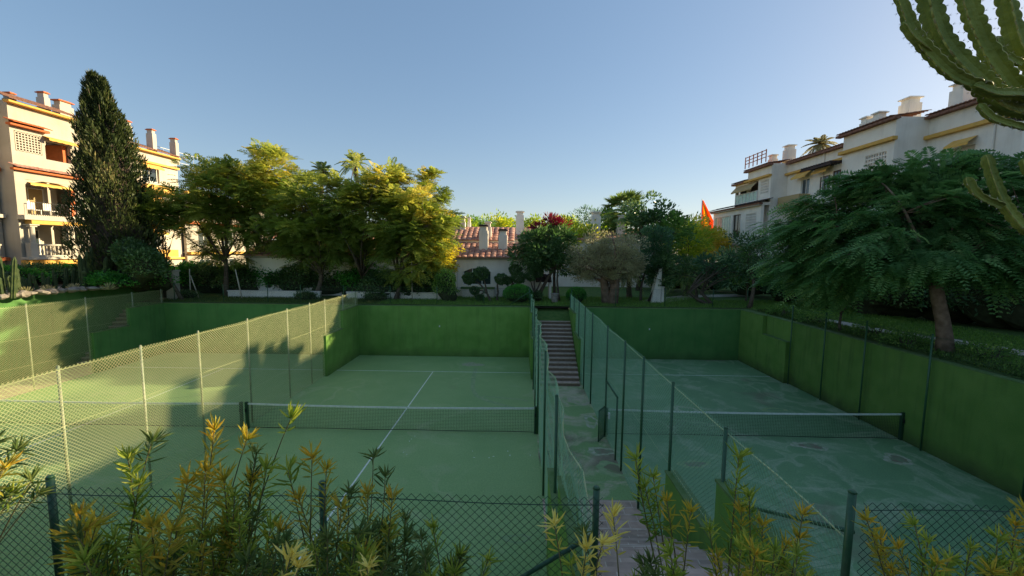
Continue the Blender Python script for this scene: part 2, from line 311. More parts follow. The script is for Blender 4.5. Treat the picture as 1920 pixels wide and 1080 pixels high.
# ---- leaf arrays: each returns (V, F, tint)
def diamonds(P, D, L, W, tint, rng=RNG, roll=None):
    """pointed flat leaves: base, two sides, tip"""
    n = len(P); D = nrm(D); r = rdir(n, rng) if roll is None else roll
    Sd = nrm(np.cross(D, r)); L = np.broadcast_to(np.asarray(L, float).reshape(-1, 1), (n, 1)); W = np.broadcast_to(np.asarray(W, float).reshape(-1, 1), (n, 1))
    N_ = np.cross(Sd, D)
    V = np.stack([P, P+D*L*.45+Sd*W*.5+N_*W*.15, P+D*L, P+D*L*.45-Sd*W*.5+N_*W*.15], 1).reshape(-1, 3)
    return V, np.arange(4*n).reshape(n, 4), np.broadcast_to(tint, (n,)).copy()
def blades(P, D, L, W, tint, curve=.12, rng=RNG, roll=None):
    """narrow lens-shaped leaves folded on the midrib: two quads a leaf"""
    n = len(P); D = nrm(D); r = rdir(n, rng) if roll is None else roll
    Sd = nrm(np.cross(D, r)); N_ = np.cross(Sd, D)
    L = np.broadcast_to(np.asarray(L, float).reshape(-1, 1), (n, 1)); W = np.broadcast_to(np.asarray(W, float).reshape(-1, 1), (n, 1))
    b = P; t = P+D*L-N_*L*curve
    q1 = P+D*L*.3+N_*L*curve*.15; q2 = P+D*L*.72-N_*L*curve*.35
    V = np.stack([b, q1+Sd*W*.5+N_*W*.2, q2+Sd*W*.42+N_*W*.15, t, q2-Sd*W*.42+N_*W*.15, q1-Sd*W*.5+N_*W*.2], 1).reshape(-1, 3)
    i = np.arange(n)[:, None]*6
    F = np.concatenate([i+np.array([[0, 1, 2, 3]]), i+np.array([[0, 3, 4, 5]])], 1).reshape(-1, 4)
    return V, F, np.repeat(np.broadcast_to(tint, (n,)), 2)
def fronds(P, D, L, k, LL, LW, tint, droop=.25, rng=RNG, flat=True):
    """feather leaves: k pairs of narrow leaflets on a drooping rachis"""
    n = len(P); D = nrm(D)
    upv = np.tile(np.array([[0, 0, 1.0]]), (n, 1)) + rng.normal(size=(n, 3))*.35
    Sd = nrm(np.cross(D, upv)); L = np.broadcast_to(np.asarray(L, float).reshape(-1, 1), (n, 1))
    Ps, Ds, Ts, Rs, Ls = [], [], [], [], []
    for j in range(k):
        t = (j+.6)/k
        base = P+D*L*t; base[:, 2] -= (L[:, 0]*droop*t*t)
        env = math.sin(math.pi*min(1, .22+.78*t)**.8)*.75+.3
        for sgn in (1, -1):
            d = Sd*sgn*.85+D*.5+np.array([0, 0, -.25*t-.05])+rng.normal(size=(n, 3))*.08
            Ps.append(base); Ds.append(d); Ts.append(tint+rng.normal(size=n)*.06); Rs.append(np.cross(D, Sd)); Ls.append(np.full(n, LL*env))
    P2 = np.concatenate(Ps); D2 = np.concatenate(Ds); Rr = np.concatenate(Rs)
    return diamonds(P2, D2, np.concatenate(Ls), LW, np.clip(np.concatenate(Ts), 0, 1), rng, roll=Rr)
def merge(parts):
    Vs, Fs, Ts, Ms, b = [], [], [], [], 0
    for p in parts:
        V, F, T = p[:3]; mi = p[3] if len(p) > 3 else 0
        Vs.append(V); Fs.append(F+b); Ts.append(T); Ms.append(np.full(len(F), mi)); b += len(V)
    return np.concatenate(Vs), np.concatenate(Fs), np.concatenate(Ts), np.concatenate(Ms)

def clump_centres(n, rad, rng, power=.55, zmin=-1.0):
    """n points inside an ellipsoid, kept apart, more of them near the outside"""
    out = []
    tries = 0
    rad = np.array(rad, float)
    while len(out) < n and tries < n*60:
        tries += 1
        d = rdir(1, rng)[0]; r = rng.random()**power
        p = d*r
        if p[2] < zmin: continue
        if all(np.linalg.norm(p-q) > .95/(n**.333)*.75 for q in out) or tries > n*40: out.append(p)
    return np.array(out)*rad
def bend(a, b, sag, rng, k=5, wob=.06):
    a, b = np.array(a, float), np.array(b, float); L = np.linalg.norm(b-a); pts = []
    w1 = rng.normal(size=3)*wob*L
    for i in range(k+1):
        t = i/k; p = a*(1-t)+b*t; p = p+w1*math.sin(math.pi*t); p[2] += sag*L*math.sin(math.pi*t); pts.append(p)
    return pts

def tree(name, base, label, cat='tree', group=None, trunk_r=.16, fork=1.8, lean=(0, 0), crown_c=(0, 0, 5), crown_r=(3, 3, 2.4), nclump=40, clump_r=.8,
         kind='frond', per=40, leaf=(.4, 7, .16, .05), mats=('feather',), topmat=None, topz=.3, bark='bark', seed=1, limbs=None, zmin=-.8, power=.55, droop=.25, tints=(.1, .8), trunks=1, tw=True):
    """a tree of its own: trunk part with limbs and twigs, crown part of leaf clumps"""
    rng = np.random.default_rng(seed); cc = np.array(crown_c, float)
    C_ = clump_centres(nclump, crown_r, rng, power, zmin)+cc
    root = empty(name, base, 0, label, cat, group)
    mb = MB()
    forks = []
    for ti in range(trunks):
        off = np.array([rng.normal()*.5, rng.normal()*.3, 0])*(trunks > 1)
        top = np.array([lean[0]+off[0]*1.4, lean[1]+off[1], fork])
        pts = bend(off*.4, top, 0, rng, 5, .05); pts[0][2] = -.15
        rr = [trunk_r*(1.35-.6*i/5) for i in range(6)]; rr[0] *= 1.25
        mb.tube(pts, rr, 9); forks.append(top)
    order = np.argsort([np.linalg.norm(c-cc) for c in C_])
    nl = limbs or max(5, nclump//5)
    main = [C_[i] for i in rng.permutation(len(C_))[:nl]]
    ends = []
    for e in main:
        f0 = forks[int(rng.integers(len(forks)))]
        st = f0*(1-.0)+np.array([0, 0, -rng.random()*fork*.25])
        pts = bend(st, e, .10, rng, 6, .07); r0 = trunk_r*(.42+.2*rng.random())
        mb.tube(pts, [r0*(1-.82*i/6) for i in range(7)], 6); ends.append(pts)
    if tw:
        for c in C_:
            best = min((p for pts in ends for p in pts[2:]), key=lambda p: np.linalg.norm(p-c))
            if np.linalg.norm(best-c) > .15:
                mb.tube(bend(best, c, .05, rng, 3, .06), [trunk_r*.16, trunk_r*.13, trunk_r*.09, trunk_r*.04], 4)
    mb.build('trunk', M[bark], root, True)
    parts = []
    zt = np.max(C_[:, 2]); zb = np.min(C_[:, 2])
    for c in C_:
        n = int(per*(.6+.8*rng.random())); cr = clump_r*(.6+.8*rng.random())
        d = rdir(n, rng); rr = rng.random((n, 1))**.5
        P = c+d*rr*cr*np.array([1, 1, .62]); out = nrm((c-cc)/np.array(crown_r)+1e-6)
        ct = tints[0]+(tints[1]-tints[0])*rng.random()
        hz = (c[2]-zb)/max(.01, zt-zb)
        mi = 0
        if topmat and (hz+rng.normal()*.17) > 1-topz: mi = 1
        D = d*.8+out*.55+np.array([0, 0, .18])
        T = np.clip(ct+rng.normal(size=n)*.12, 0, 1)
        if kind == 'frond':
            D[:, 2] *= .45
            parts.append(fronds(P-nrm(D)*leaf[0]*.35, D, leaf[0]*(.7+.6*rng.random(n)), leaf[1], leaf[2], leaf[3], T, droop, rng)+(mi,))
        elif kind == 'blade':
            parts.append(blades(P, D, leaf[0]*(.7+.6*rng.random(n)), leaf[3], T, .1, rng)+(mi,))
        else:
            parts.append(diamonds(P, D, leaf[0]*(.7+.6*rng.random(n)), leaf[3], T, rng)+(mi,))
    V, F, T, MI = merge(parts)
    ms = [M[x] for x in mats]+([M[topmat]] if topmat else [])
    arr_mesh('crown', V, F, ms, T, MI if topmat else None, root)
    return root

def blob_shrub(name, base, rad, label, cat='shrub', group=None, n=2500, leaf=(.10, .05), m='hedge', seed=1, lump=.34, core=True, flat=1.0, kind='diamond', low=-.3):
    """a rounded shrub: leaf shell over a twiggy core"""
    rng = np.random.default_rng(seed); rad = np.array(rad, float)
    root = empty(name, base, 0, label, cat, group)
    d = rdir(n, rng); d[:, 2] = np.where(d[:, 2] < low, -d[:, 2], d[:, 2])
    ks = rdir(14, rng); ph = rng.random(14)*6.28
    def lumpf(dd): return 1+lump*np.sum([np.sin(4.2*dd@k+p) for k, p in zip(ks, ph)], axis=0)/5
    r = lumpf(d)*(1-.22*rng.random(n)**1.6)
    P = d*r[:, None]*rad+np.array([0, 0, rad[2]*.85]); P += rng.normal(size=(n, 3))*(.07 if lump > .1 else .015)
    T = np.clip(.45+.25*np.sin(5*d@ks[0]+ph[0])+rng.normal(size=n)*.2, 0, 1)
    D = d*.7+rdir(n, rng)*.7+np.array([0, 0, .2])
    V, F, T = (diamonds if kind == 'diamond' else blades)(P, D, leaf[0]*(.7+.6*rng.random(n)), leaf[1], T, rng=rng)
    arr_mesh('foliage', V, F, M[m], T, None, root)
    if core:
        mb = MB(); nu, nv = 14, 9
        vs = []
        for j in range(nv+1):
            for i in range(nu):
                th = math.pi*j/nv; p = 2*math.pi*i/nu; dd = np.array([[math.sin(th)*math.cos(p), math.sin(th)*math.sin(p), math.cos(th)]])
                q = dd[0]*float(lumpf(dd)[0])*.80*rad; vs.append((q[0], q[1], max(q[2]+rad[2]*.85, -.05)))
        mb.add(vs, [(j*nu+i, j*nu+(i+1) % nu, (j+1)*nu+(i+1) % nu, (j+1)*nu+i) for j in range(nv) for i in range(nu)])
        mb.build('branches', M['litter'], root)
    else:
        mb = MB()
        for i in range(9):
            e = d[i]*rad*.8+np.array([0, 0, rad[2]*.85]); mb.tube(bend((rng.normal()*.08, rng.normal()*.08, -.1), e, .03, rng, 4), [.035, .03, .022, .014, .008], 5)
        mb.build('branches', M['bark'], root)
    return root

# ------------------------------------------------------------------ ground, courts, corridors
XL, XR, XC, XE = -5.05, 5.05, 7.4, 17.4        # left court, corridor, right court
XW = -16.7; XG = -18.9                          # far-left court edge, retaining wall
def sheet(name, rects, m, kind='structure'):
    mb = MB()
    for (x0, x1, y0, y1, z) in rects: mb.quad((x0, y0, z), (x1, y0, z), (x1, y1, z), (x0, y1, z))
    o = mb.build(name, m); o['kind'] = kind; return o
# the land around the sunken courts: one sheet with the pit left open
mb = MB()
B = 900
zg, zl, zc = 3.0, 4.0, 4.66
def slab(x0, x1, y0, y1, z): mb.quad((x0, y0, z), (x1, y0, z), (x1, y1, z), (x0, y1, z))
slab(-B, XG-.1, -10.15, B, zl); slab(XG-.1, B, 12.0, B, zg); slab(XE+.2, B, -10.2, 12.0, zg-.06)
slab(XG-.1, XE+.2, 10.15, 12.0, zg-.06)
mb.quad((XG-.1, 12, zg), (XG-.1, B, zg), (XG-.1, B, zl), (XG-.1, 12, zl))
slab(-B, B, -11.4, -10.15, 2.94); mb.quad((-B, -10.15, 2.94), (XG-.1, -10.15, 2.94), (XG-.1, -10.15, zl), (-B, -10.15, zl))
mb.quad((-B, -12.7, zc), (B, -12.7, zc), (B, -11.4, 2.94), (-B, -11.4, 2.94)); slab(-B, B, -B, -12.7, zc)
g = mb.build('ground', M['soil']); g['kind'] = 'structure'
sheet('court_floor', [(XL-.1, XR, -10, 10, 0)], M['court'])
sheet('court_floor', [(XC, XE, -10, 10, 0)], M['court_skyshade'])
sheet('court_floor', [(XW, XL-.1, -10, 10, 0)], M['court'])
sheet('path', [(XR, XC, -3.7, 4.9, 0.002)], M['corridor'])
sheet('path', [(XR, XC, -10, -3.7, 0.002)], M['paver'])
sheet('path', [(XR, XC, 4.9, 10.3, 0.001)], M['corridor'])
sheet('path', [(XG, XW, -10, 10, 0.0)], M['step'])
# lawns and gravel
sheet('lawn', [(XE+.24, 27, -10.1, 30, 3.02)], M['grass'])
sheet('lawn', [(-18, XE+.24, 10.24, 30, 3.024)], M['grass'])
sheet('gravel', [(-21.4, XG-.15, -10.3, 14, 4.02)], M['gravel'])
# grass ramp behind the far stairs
mb = MB(); mb.quad((XR+.05, 9.0, 2.3), (XC-.05, 9.0, 2.3), (XC-.05, 11.0, 3.03), (XR+.05, 11.0, 3.03))
mb.build('lawn', M['grass'])['kind'] = 'structure'
# curved garden path on the right lawn
def ribbon(name, pts, wd, z, m):
    mb = MB(); P = [Vector((p[0], p[1], 0)) for p in pts]; vs = []
    for i, p in enumerate(P):
        t = (P[min(i+1, len(P)-1)]-P[max(i-1, 0)]).normalized(); n = Vector((-t.y, t.x, 0))
        a = p+n*wd*(.5+.06*math.sin(i*2.1)); b = p-n*wd*(.5+.06*math.cos(i*1.7)); vs += [(a.x, a.y, z), (b.x, b.y, z)]
    mb.add(vs, [(2*i, 2*i+1, 2*i+3, 2*i+2) for i in range(len(P)-1)])
    o = mb.build(name, m); o['kind'] = 'structure'; return o
pp = []
for (px, py) in ((2300, 760), (1985, 668), (1900, 651), (1830, 640), (1760, 630), (1690, 621), (1620, 611), (1580, 603), (1540, 597)):
    Z = (CAM.z-3.03)*FPX/(py-472); v = gx(px, Z, 3.03); pp.append((v.x, v.y))
ribbon('path', pp, 1.0, 3.034, M['path']); PATH = np.array(pp)
pp = [(gx(px, Z, 3).x, gx(px, Z, 3).y) for px, Z in ((1215, 26.2), (1245, 27.5), (1300, 30), (1390, 31))]
ribbon('path', pp, 1.6, 3.036, M['path'])

# painted lines
def lines(cx0, cx1, name='court_lines'):
    cx = (cx0+cx1)/2; mb = MB(); z = .005; w_ = .05
    for y in (6.95, -6.95): mb.quad((cx0+.02, y-w_/2, z), (cx1-.02, y-w_/2, z), (cx1-.02, y+w_/2, z), (cx0+.02, y+w_/2, z))
    mb.quad((cx-w_/2, -6.9, z), (cx+w_/2, -6.9, z), (cx+w_/2, 6.9, z), (cx-w_/2, 6.9, z))
    mb.build(name, M['line'])['kind'] = 'structure'
lines(XL, XR); lines(XW, XL-.1)
mb = MB(); mb.quad((XC+.02, 6.925, .005), (XE-.02, 6.925, .005), (XE-.02, 6.975, .005), (XC+.02, 6.975, .005)); mb.quad((XC+.02, -6.975, .005), (XE-.02, -6.975, .005), (XE-.02, -6.925, .005), (XC+.02, -6.925, .005))
mb.build('court_lines', M['line'])['kind'] = 'structure'

def stain(px, py, rx, ry, z, rim, core_m, seed, inner=.62):
    """a dried puddle: irregular pale rim round a browner middle"""
    rng = np.random.default_rng(seed); v = at(px, py, 1); d = v-CAM; c = CAM+d*((CAM.z-z)/-d.z); n = 40; a = np.linspace(0, 2*np.pi, n, endpoint=False)
    k = 1+.16*np.sin(2*a+rng.random()*6)+.12*np.sin(3*a+rng.random()*6)+.07*np.sin(7*a+rng.random()*6)+.03*rng.normal(size=n); mb = MB()
    o_ = [(c.x+rx*k[i]*math.cos(a[i]), c.y+ry*k[i]*math.sin(a[i]), z) for i in range(n)]; k2 = inner*(k+.08*np.sin(5*a+1))
    i_ = [(c.x+rx*.1+rx*k2[i]*math.cos(a[i]), c.y+ry*k2[i]*math.sin(a[i]), z) for i in range(n)]
    mb.add(o_+i_, [(i, (i+1) % n, n+(i+1) % n, n+i) for i in range(n)], 0)
    if core_m: mb.add(i_, [tuple(range(n))], 1)
    o = mb.build('floor_stain', [M[rim]]+([M[core_m]] if core_m else [])); o['kind'] = 'structure'
M['rim_pale'] = mat('dried_rim', (.30, .39, .22), .85, (.50, .49, .36), 7, lo=.4, hi=.6, det=10)
M['rim_soft'] = mat('dried_rim_soft', (.25, .38, .17), .85, (.36, .44, .23), 5, lo=.4, hi=.7, det=10)
M['mud'] = mat('dried_mud', (.26, .20, .14), .9, (.22, .31, .17), 5, det=10)
M['beige'] = mat('beige_wear', (.46, .42, .30), .9, (.33, .41, .22), 6, det=10)
for i, q in enumerate(((1518, 836, .55, .26, .0035, 'rim_pale', 'mud'), (1682, 861, .42, .34, .0035, 'rim_pale', 'mud'), (1450, 768, .5, .2, .0035, 'rim_soft', None), (1285, 768, .42, .4, .0035, 'rim_pale', None), (1300, 870, .5, .22, .0035, 'rim_soft', 'mud'),
        (880, 683, .42, .34, .0035, 'beige', 'beige'), (897, 684, .30, .28, .0065, 'beige', 'beige'), (1128, 846, .42, .30, .0055, 'rim_pale', 'mud'), (1108, 790, .26, .5, .0055, 'rim_pale', None), (1085, 752, .42, .5, .0055, 'beige', None), (1150, 880, .5, .4, .0055, 'rim_soft', None), (1130, 910, .45, .16, .0055, 'rim_soft', None), (968, 1010, .28, .16, .0035, 'rim_soft', None))):
    stain(*q, seed=500+i)
def ground_px(px, py, z=0.0):
    d = at(px, py, 1)-CAM; c = CAM+d*((CAM.z-z)/-d.z); return (c.x, c.y)
ribbon('floor_stain', [ground_px(*p) for p in ((893, 690), (888, 705), (886, 728), (893, 742), (915, 752), (945, 760), (975, 768))], .20, .0036, M['rim_soft'])
ribbon('floor_stain', [ground_px(*p) for p in ((905, 743), (940, 746), (975, 749), (990, 752))], .14, .0036, M['rim_soft'])

# walls
def wall(x0, x1, y0, y1, z1, label, m='wall_green', z0=-.05, cop=.04, group=None):
    o = empty('court_wall', ((x0+x1)/2, (y0+y1)/2, 0), 0, label, 'wall', group)
    a, b = (x1-x0)/2, (y1-y0)/2
    MB().box(-a, a, -b, b, z0, z1-cop).build('wall_face', M[m], o)
    bevel(MB().box(-a-.012, a+.012, -b-.012, b+.012, z1-cop, z1).build('coping', M['coping'], o), .008)
    return o
wall(XL-.12, XR, 10.0, 10.25, 3.0, 'green painted wall closing the far end of the left court')
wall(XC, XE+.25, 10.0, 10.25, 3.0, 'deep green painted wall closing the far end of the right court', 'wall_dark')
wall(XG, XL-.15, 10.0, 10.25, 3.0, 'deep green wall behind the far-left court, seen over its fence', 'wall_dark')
wall(XE, XE+.3, -10.3, 9.98, 3.0, 'long weathered green retaining wall below the garden on the right', 'wall_old')
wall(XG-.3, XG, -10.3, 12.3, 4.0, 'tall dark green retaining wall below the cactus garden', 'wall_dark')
wall(XG, XR-.01, -10.28, -10.02, 3.0, 'green wall under the near mesh fence, front of the left courts')
wall(XC+.01, XE-.02, -10.28, -10.02, 3.0, 'green wall under the near mesh fence, front of the right court')
def stepped(x, far, label, m='wall_green', th=.2):
    """side wall: three metres tall for two metres, then two metres tall"""
    o = empty('stepped_wall', (x, 10 if far else -10, 0), 0, label, 'wall', 'stepped side walls at the court corners')
    s = -1 if far else 1
    pts = [(0, 0), (4.1*s, 0), (4.1*s, 2.0), (2.15*s, 2.0), (2.15*s, 2.96), (0, 2.96)]
    MB().prism(pts, -th/2, th/2, 'x').build('wall_face', M[m], o)
    c = MB(); a, b = sorted((2.16*s, 4.12*s)); c.box(-th/2-.015, th/2+.015, a, b, 2.0, 2.035)
    a, b = sorted((0, 2.17*s)); c.box(-th/2-.015, th/2+.015, a, b, 2.96, 3.0); c.build('coping', M['coping'], o)
    return o
stepped(XL-.06, True, 'stepped green side wall at the far left corner of the left court')
stepped(XR+.06, True, 'stepped green side wall between the left court and the far stairs')
stepped(XC, True, 'stepped green side wall between the far stairs and the right court')
stepped(XE-.12, True, 'stepped green wall at the far right corner of the right court', 'wall_old')
stepped(XR+.06, False, 'stepped green side wall left of the near stairs, behind the mesh')
stepped(XC, False, 'stepped green side wall right of the near stairs')
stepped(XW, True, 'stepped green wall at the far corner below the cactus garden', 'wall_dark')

# stairs
def stairs(x0, x1, y0, y1, z1, n, label, m='step', mr='riser', nose=.03, flat_at=None):
    o = empty('staircase', ((x0+x1)/2, y0, 0), 0, label, 'stairs')
    w2 = (x1-x0)/2; L = y1-y0; tr, rs = MB(), MB(); s = 1 if L > 0 else -1; run = abs(L)/n; h = z1/n
    y = 0
    for i in range(n):
        ya, yb = sorted((s*i*run, L)); z = (i+1)*h
        rs.box(-w2+.01, w2-.01, ya, yb, i*h-(.02 if i else 0), z-.04)
        ya, yb = sorted((s*(i*run-nose), s*(i+1)*run)); tr.box(-w2+.01, w2-.01, ya, yb, z-.04, z)
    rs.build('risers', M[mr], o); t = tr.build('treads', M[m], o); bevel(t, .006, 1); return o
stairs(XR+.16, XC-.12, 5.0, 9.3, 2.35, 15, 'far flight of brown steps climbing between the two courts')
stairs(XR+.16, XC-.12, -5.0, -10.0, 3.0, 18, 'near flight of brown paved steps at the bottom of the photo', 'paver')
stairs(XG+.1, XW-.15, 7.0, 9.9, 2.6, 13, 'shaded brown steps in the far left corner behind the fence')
MB().box(XG+.1, XW-.15, 9.91, 9.99, 0, 2.6).build('retaining_block', M['wall_dark'])
tag(bpy.data.objects['retaining_block'], 'dark green block closing the top of the far left steps', 'wall')
# landing: path behind near stairs up to terrace
sheet('path', [(XR+.1, XC-.1, -11.4, -10.0, 3.004)], M['paver'])

# ------------------------------------------------------------------ chain-link fences
def link_mesh(name, L, z0, z1, pitch, r, m, parent, disp=None, seg=.45):
    """woven wires of a fence along local x, from z0 to z1: two families of diagonals"""
    H = z1-z0; rings, tris = [], []; Vs, Fs, b = [], [], 0
    ang = np.array([90, 210, 330])*math.pi/180
    for sgn in (1, -1):
        s0 = -H if sgn > 0 else 0.0
        nl = int((L+H)/pitch)
        for i in range(nl+1):
            s = s0+i*pitch
            ta = max(0, (-s if sgn > 0 else s-L)); tb = min(H, (L-s if sgn > 0 else s))
            if tb-ta < .03: continue
            k = max(1, int((tb-ta)/seg)); t = np.linspace(ta, tb, k+1)
            x = s+sgn*t; z = z0+t; y = np.full(k+1, sgn*r*.9)
            if disp is not None: y = y+disp(x, z)
            n1 = np.array([-sgn*.7071, 0, .7071]); n2 = np.array([0, 1.0, 0])
            c = np.stack([x, y, z], 1)
            ring = c[:, None, :]+r*(np.cos(ang)[None, :, None]*n1+np.sin(ang)[None, :, None]*n2)
            Vs.append(ring.reshape(-1, 3)); q = np.arange(k)[:, None]*3
            for j in range(3):
                j2 = (j+1) % 3; Fs.append(b+np.concatenate([q+j, q+j2, q+3+j2, q+3+j], 1))
            b += (k+1)*3
    return arr_mesh(name, np.concatenate(Vs), np.concatenate(Fs), m, None, None, parent)
def fence(p0, p1, z0, z1, posts, label, group, wire='wire', post='post', pitch=.082, r=.0022, pr=.028, wires=(.03, .5, 1), disp=None, post_z0=None, post_over=.03, wr=.0042, top_r=None, wmat=None, fall=0.0):
    p0, p1 = Vector(p0), Vector(p1); d = p1-p0; L = d.length; a = math.atan2(d.y, d.x)
    o = empty('chain_link_fence', (p0.x, p0.y, 0), a, label, 'fence', group)
    link_mesh('wire_mesh', L, z0, z1, pitch, r, M[wire], o, disp)
    for i, s in enumerate(posts):
        zb = z0 if post_z0 is None else post_z0(s)
        p = MB().cyl((s, .035), pr, zb, z1+post_over, 10).build('post', M[post], o, True)
        MB().cyl((s, .035), pr*1.12, z1+post_over, z1+post_over+.02, 10, 0, pr*.7).build('cap', M[post], p, True)
    for t in wires:
        z = z0+(z1-z0)*t; n = max(2, int(L/.5)); pts = []
        for i in range(n+1):
            x = L*i/n; y = -.006 if disp is None else float(disp(np.array([x]), np.array([z]))[0])-.008
            pts.append((x, y, z-.0+(.02*math.sin(x*1.7) if 0 < t < 1 else 0)))
        MB().tube(pts, top_r if (top_r and t > .9) else wr, 5).build('tension_wire', M[wmat or wire], o)
    return o
FG = 'tall mesh fences along the court sides'
def wavy(amp, k1, k2, seed):
    def f(x, z): return amp*(np.sin(x*k1+seed)*.5+np.sin(x*k2+1.3*seed+z*.4)*.35+np.sin(x*7.3+z*.7)*.15)*np.clip((z)/3.7, .15, 1)
    return f
ZT = 3.76
ylist = [-9.6, -7.4, -5.45, -3.6, -1.75, .45, 2.9, 4.7, 6.15, 8.2, 9.9]
fence((XL-.06, -10, 0), (XL-.06, 10.1, 0), .03, ZT, [y+10 for y in ylist], 'sunlit pale mesh fence between the two left courts', FG, 'wire_pale', 'post_sunlit', wires=(.02, .33, .66, .985), disp=wavy(.05, 1.1, 2.7, 1), r=.0040, wmat='wire_pale')
fence((XR+.06, -10, 0), (XR+.06, 10.1, 0), .03, ZT, [3.3, 6.4, 9.9, 12.2, 14.4, 16.4, 18.3, 20], 'buckled green mesh fence on the right side of the left court', FG, 'wire', 'post', wires=(.02, .5, .985), disp=wavy(.10, 1.9, 3.9, 4), r=.0036, wmat='wire_pale', top_r=.008)
fence((XC, -10, 0), (XC, 10.1, 0), .03, ZT, [2.1, 4.1, 5.95, 7.65, 9.9, 12.75, 14.6, 16.5, 18.3, 20], 'taut green mesh fence on the left side of the right court', FG, 'wire', 'post', wires=(.02, .55, .985), disp=wavy(.03, 1.3, 2.2, 2), r=.0034, wmat='wire_pale', top_r=.009)
fence((XW, -10, 0), (XW, 10.1, 0), .03, ZT, [.4, 3.2, 5.6, 8.2, 11, 13.4, 15.8, 18.2, 20], 'mesh fence in front of the cactus garden wall', FG, 'wire_pale', 'post_sunlit', wires=(.02, .3, .62, .985), r=.0036, wmat='wire_pale')
fence((XE-.10, -10, 0), (XE-.10, 5.8, 0), .03, ZT, [3.3, 6.55, 9.2, 11.6, 13.6, 15.7], 'mesh fence standing against the long right retaining wall', FG, 'wire_dark', 'post', wires=(.985,), r=.0012)
FN = 'low mesh fences on the near wall'
fence((-13.0, -10.15, 0), (XR+.12, -10.15, 0), 3.02, 4.14, [10.45, 13.19, 15.67, 18.11], 'low dark green mesh fence on the near wall of the left court', FN, 'wire_dark', 'post', pitch=.08, r=.0027, pr=.030, wires=(.03, .95), post_over=.06, wmat='wire_dark')
fence((XC, -10.15, 0), (XE-.05, -10.15, 0), 3.02, 4.14, [-.07, 2.6, 5.2, 7.8], 'low dark green mesh fence on the near wall of the right court', FN, 'wire_dark', 'post', pitch=.08, r=.0027, pr=.032, wires=(.03, .94), post_over=.07, wmat='wire_dark')
FB = 'garden fences above the far walls'
fence((XG+1, 10.5, 0), (XR, 10.5, 0), 3.03, 4.05, [1.5, 4.5, 7.2, 9.2, 11.8, 14.6, 17.4, 20.2, 22.9], 'low garden fence above the far wall of the left court', FB, 'wire_dark', 'post', wires=(.98,), r=.0013, pr=.022)
fence((XC, 10.5, 0), (XE+1, 10.5, 0), 3.03, 4.05, [0.1, 2.7, 5.6, 8.4, 10.4], 'low garden fence above the far wall of the right court', FB, 'wire_dark', 'post', wires=(.98,), r=.0013, pr=.022)
# braces
def brace(a, b, label):
    o = MB().tube([a, b], .021, 8).build('fence_brace', M['post'], None, True); tag(o, label, 'brace'); return o
brace((XR+.06, -10.12, 3.78), (3.98, -10.15, 3.05), 'slanting green tube propping the post left of the near stairs')
brace((XC+.02, -10.05, 3.80), (XC+.02, -8.55, 3.03), 'slanting green tube propping the post right of the near stairs')
brace((XR+.05, 10.4, 3.9), (XR-1.2, 10.5, 3.05), 'thin slanting prop by the rounded hedge behind the left court')

# ------------------------------------------------------------------ nets
def net(x0, x1, label, h=.92, bow=.05, lift=0.0):
    o = empty('tennis_net', ((x0+x1)/2, 0, 0), 0, label, 'tennis net', 'nets across the courts')
    W2 = (x1-x0)/2-.08
    def top(x): return h-bow*(1-(x/W2)**2)
    V, F, b = [], [], 0
    def rib(p, q, r=.0032):
        nonlocal b
        p, q = np.array(p), np.array(q); d = nrm(q-p); n1 = nrm(np.cross(d, [0, 1, 0])) if abs(d[1]) < .9 else np.array([0, 0, 1.]); n2 = np.array([0, 1., 0])
        for c in (p, q):
            for a in (0, 2.09, 4.19): V.append(c+r*(math.cos(a)*n1+math.sin(a)*n2))
        for j in range(3): F.append((b+j, b+(j+1) % 3, b+3+(j+1) % 3, b+3+j))
        b += 6
    x = -W2
    while x <= W2: rib((x, 0, .06), (x, 0, top(x)-.05)); x += .055
    xs = np.linspace(-W2, W2, 13)
    for i in range(15):
        t = i/15
        for a, c in zip(xs[:-1], xs[1:]): rib((a, 0, .06+t*(top(a)-.11)), (c, 0, .06+t*(top(c)-.11)))
    arr_mesh('net_mesh', np.array(V), np.array(F), M['net'], None, None, o)
    tp = MB(); pts = [(x, top(x)) for x in xs]
    tp.prism([(x, z) for x, z in pts]+[(x, z-.055) for x, z in pts[::-1]], -.012, .012, 'y').build('tape', M['tape'], o)
    MB().tube([(x, 0, .055+.01*math.sin(x*2)) for x in xs], .011, 6).build('bottom_cord', M['net'], o)
    for s in (-1, 1):
        p = bevel(MB().box(s*(W2+.04)-.045, s*(W2+.04)+.045, -.045, .045, 0, h+.04).build('post', M['wire_dark'], o), .01)
        MB().box(s*(W2+.04)-.02, s*(W2+.04)+.02, -.085, -.047, h-.30, h-.18).build('winder', M['iron'], p)
    return o
net(XL, XR, 'white-taped net across the left court in front of the stairs')
net(XC, XE, 'white-taped net across the right court')
net(XW+.9, XL-.12, 'net seen through the sunlit mesh on the far-left court')

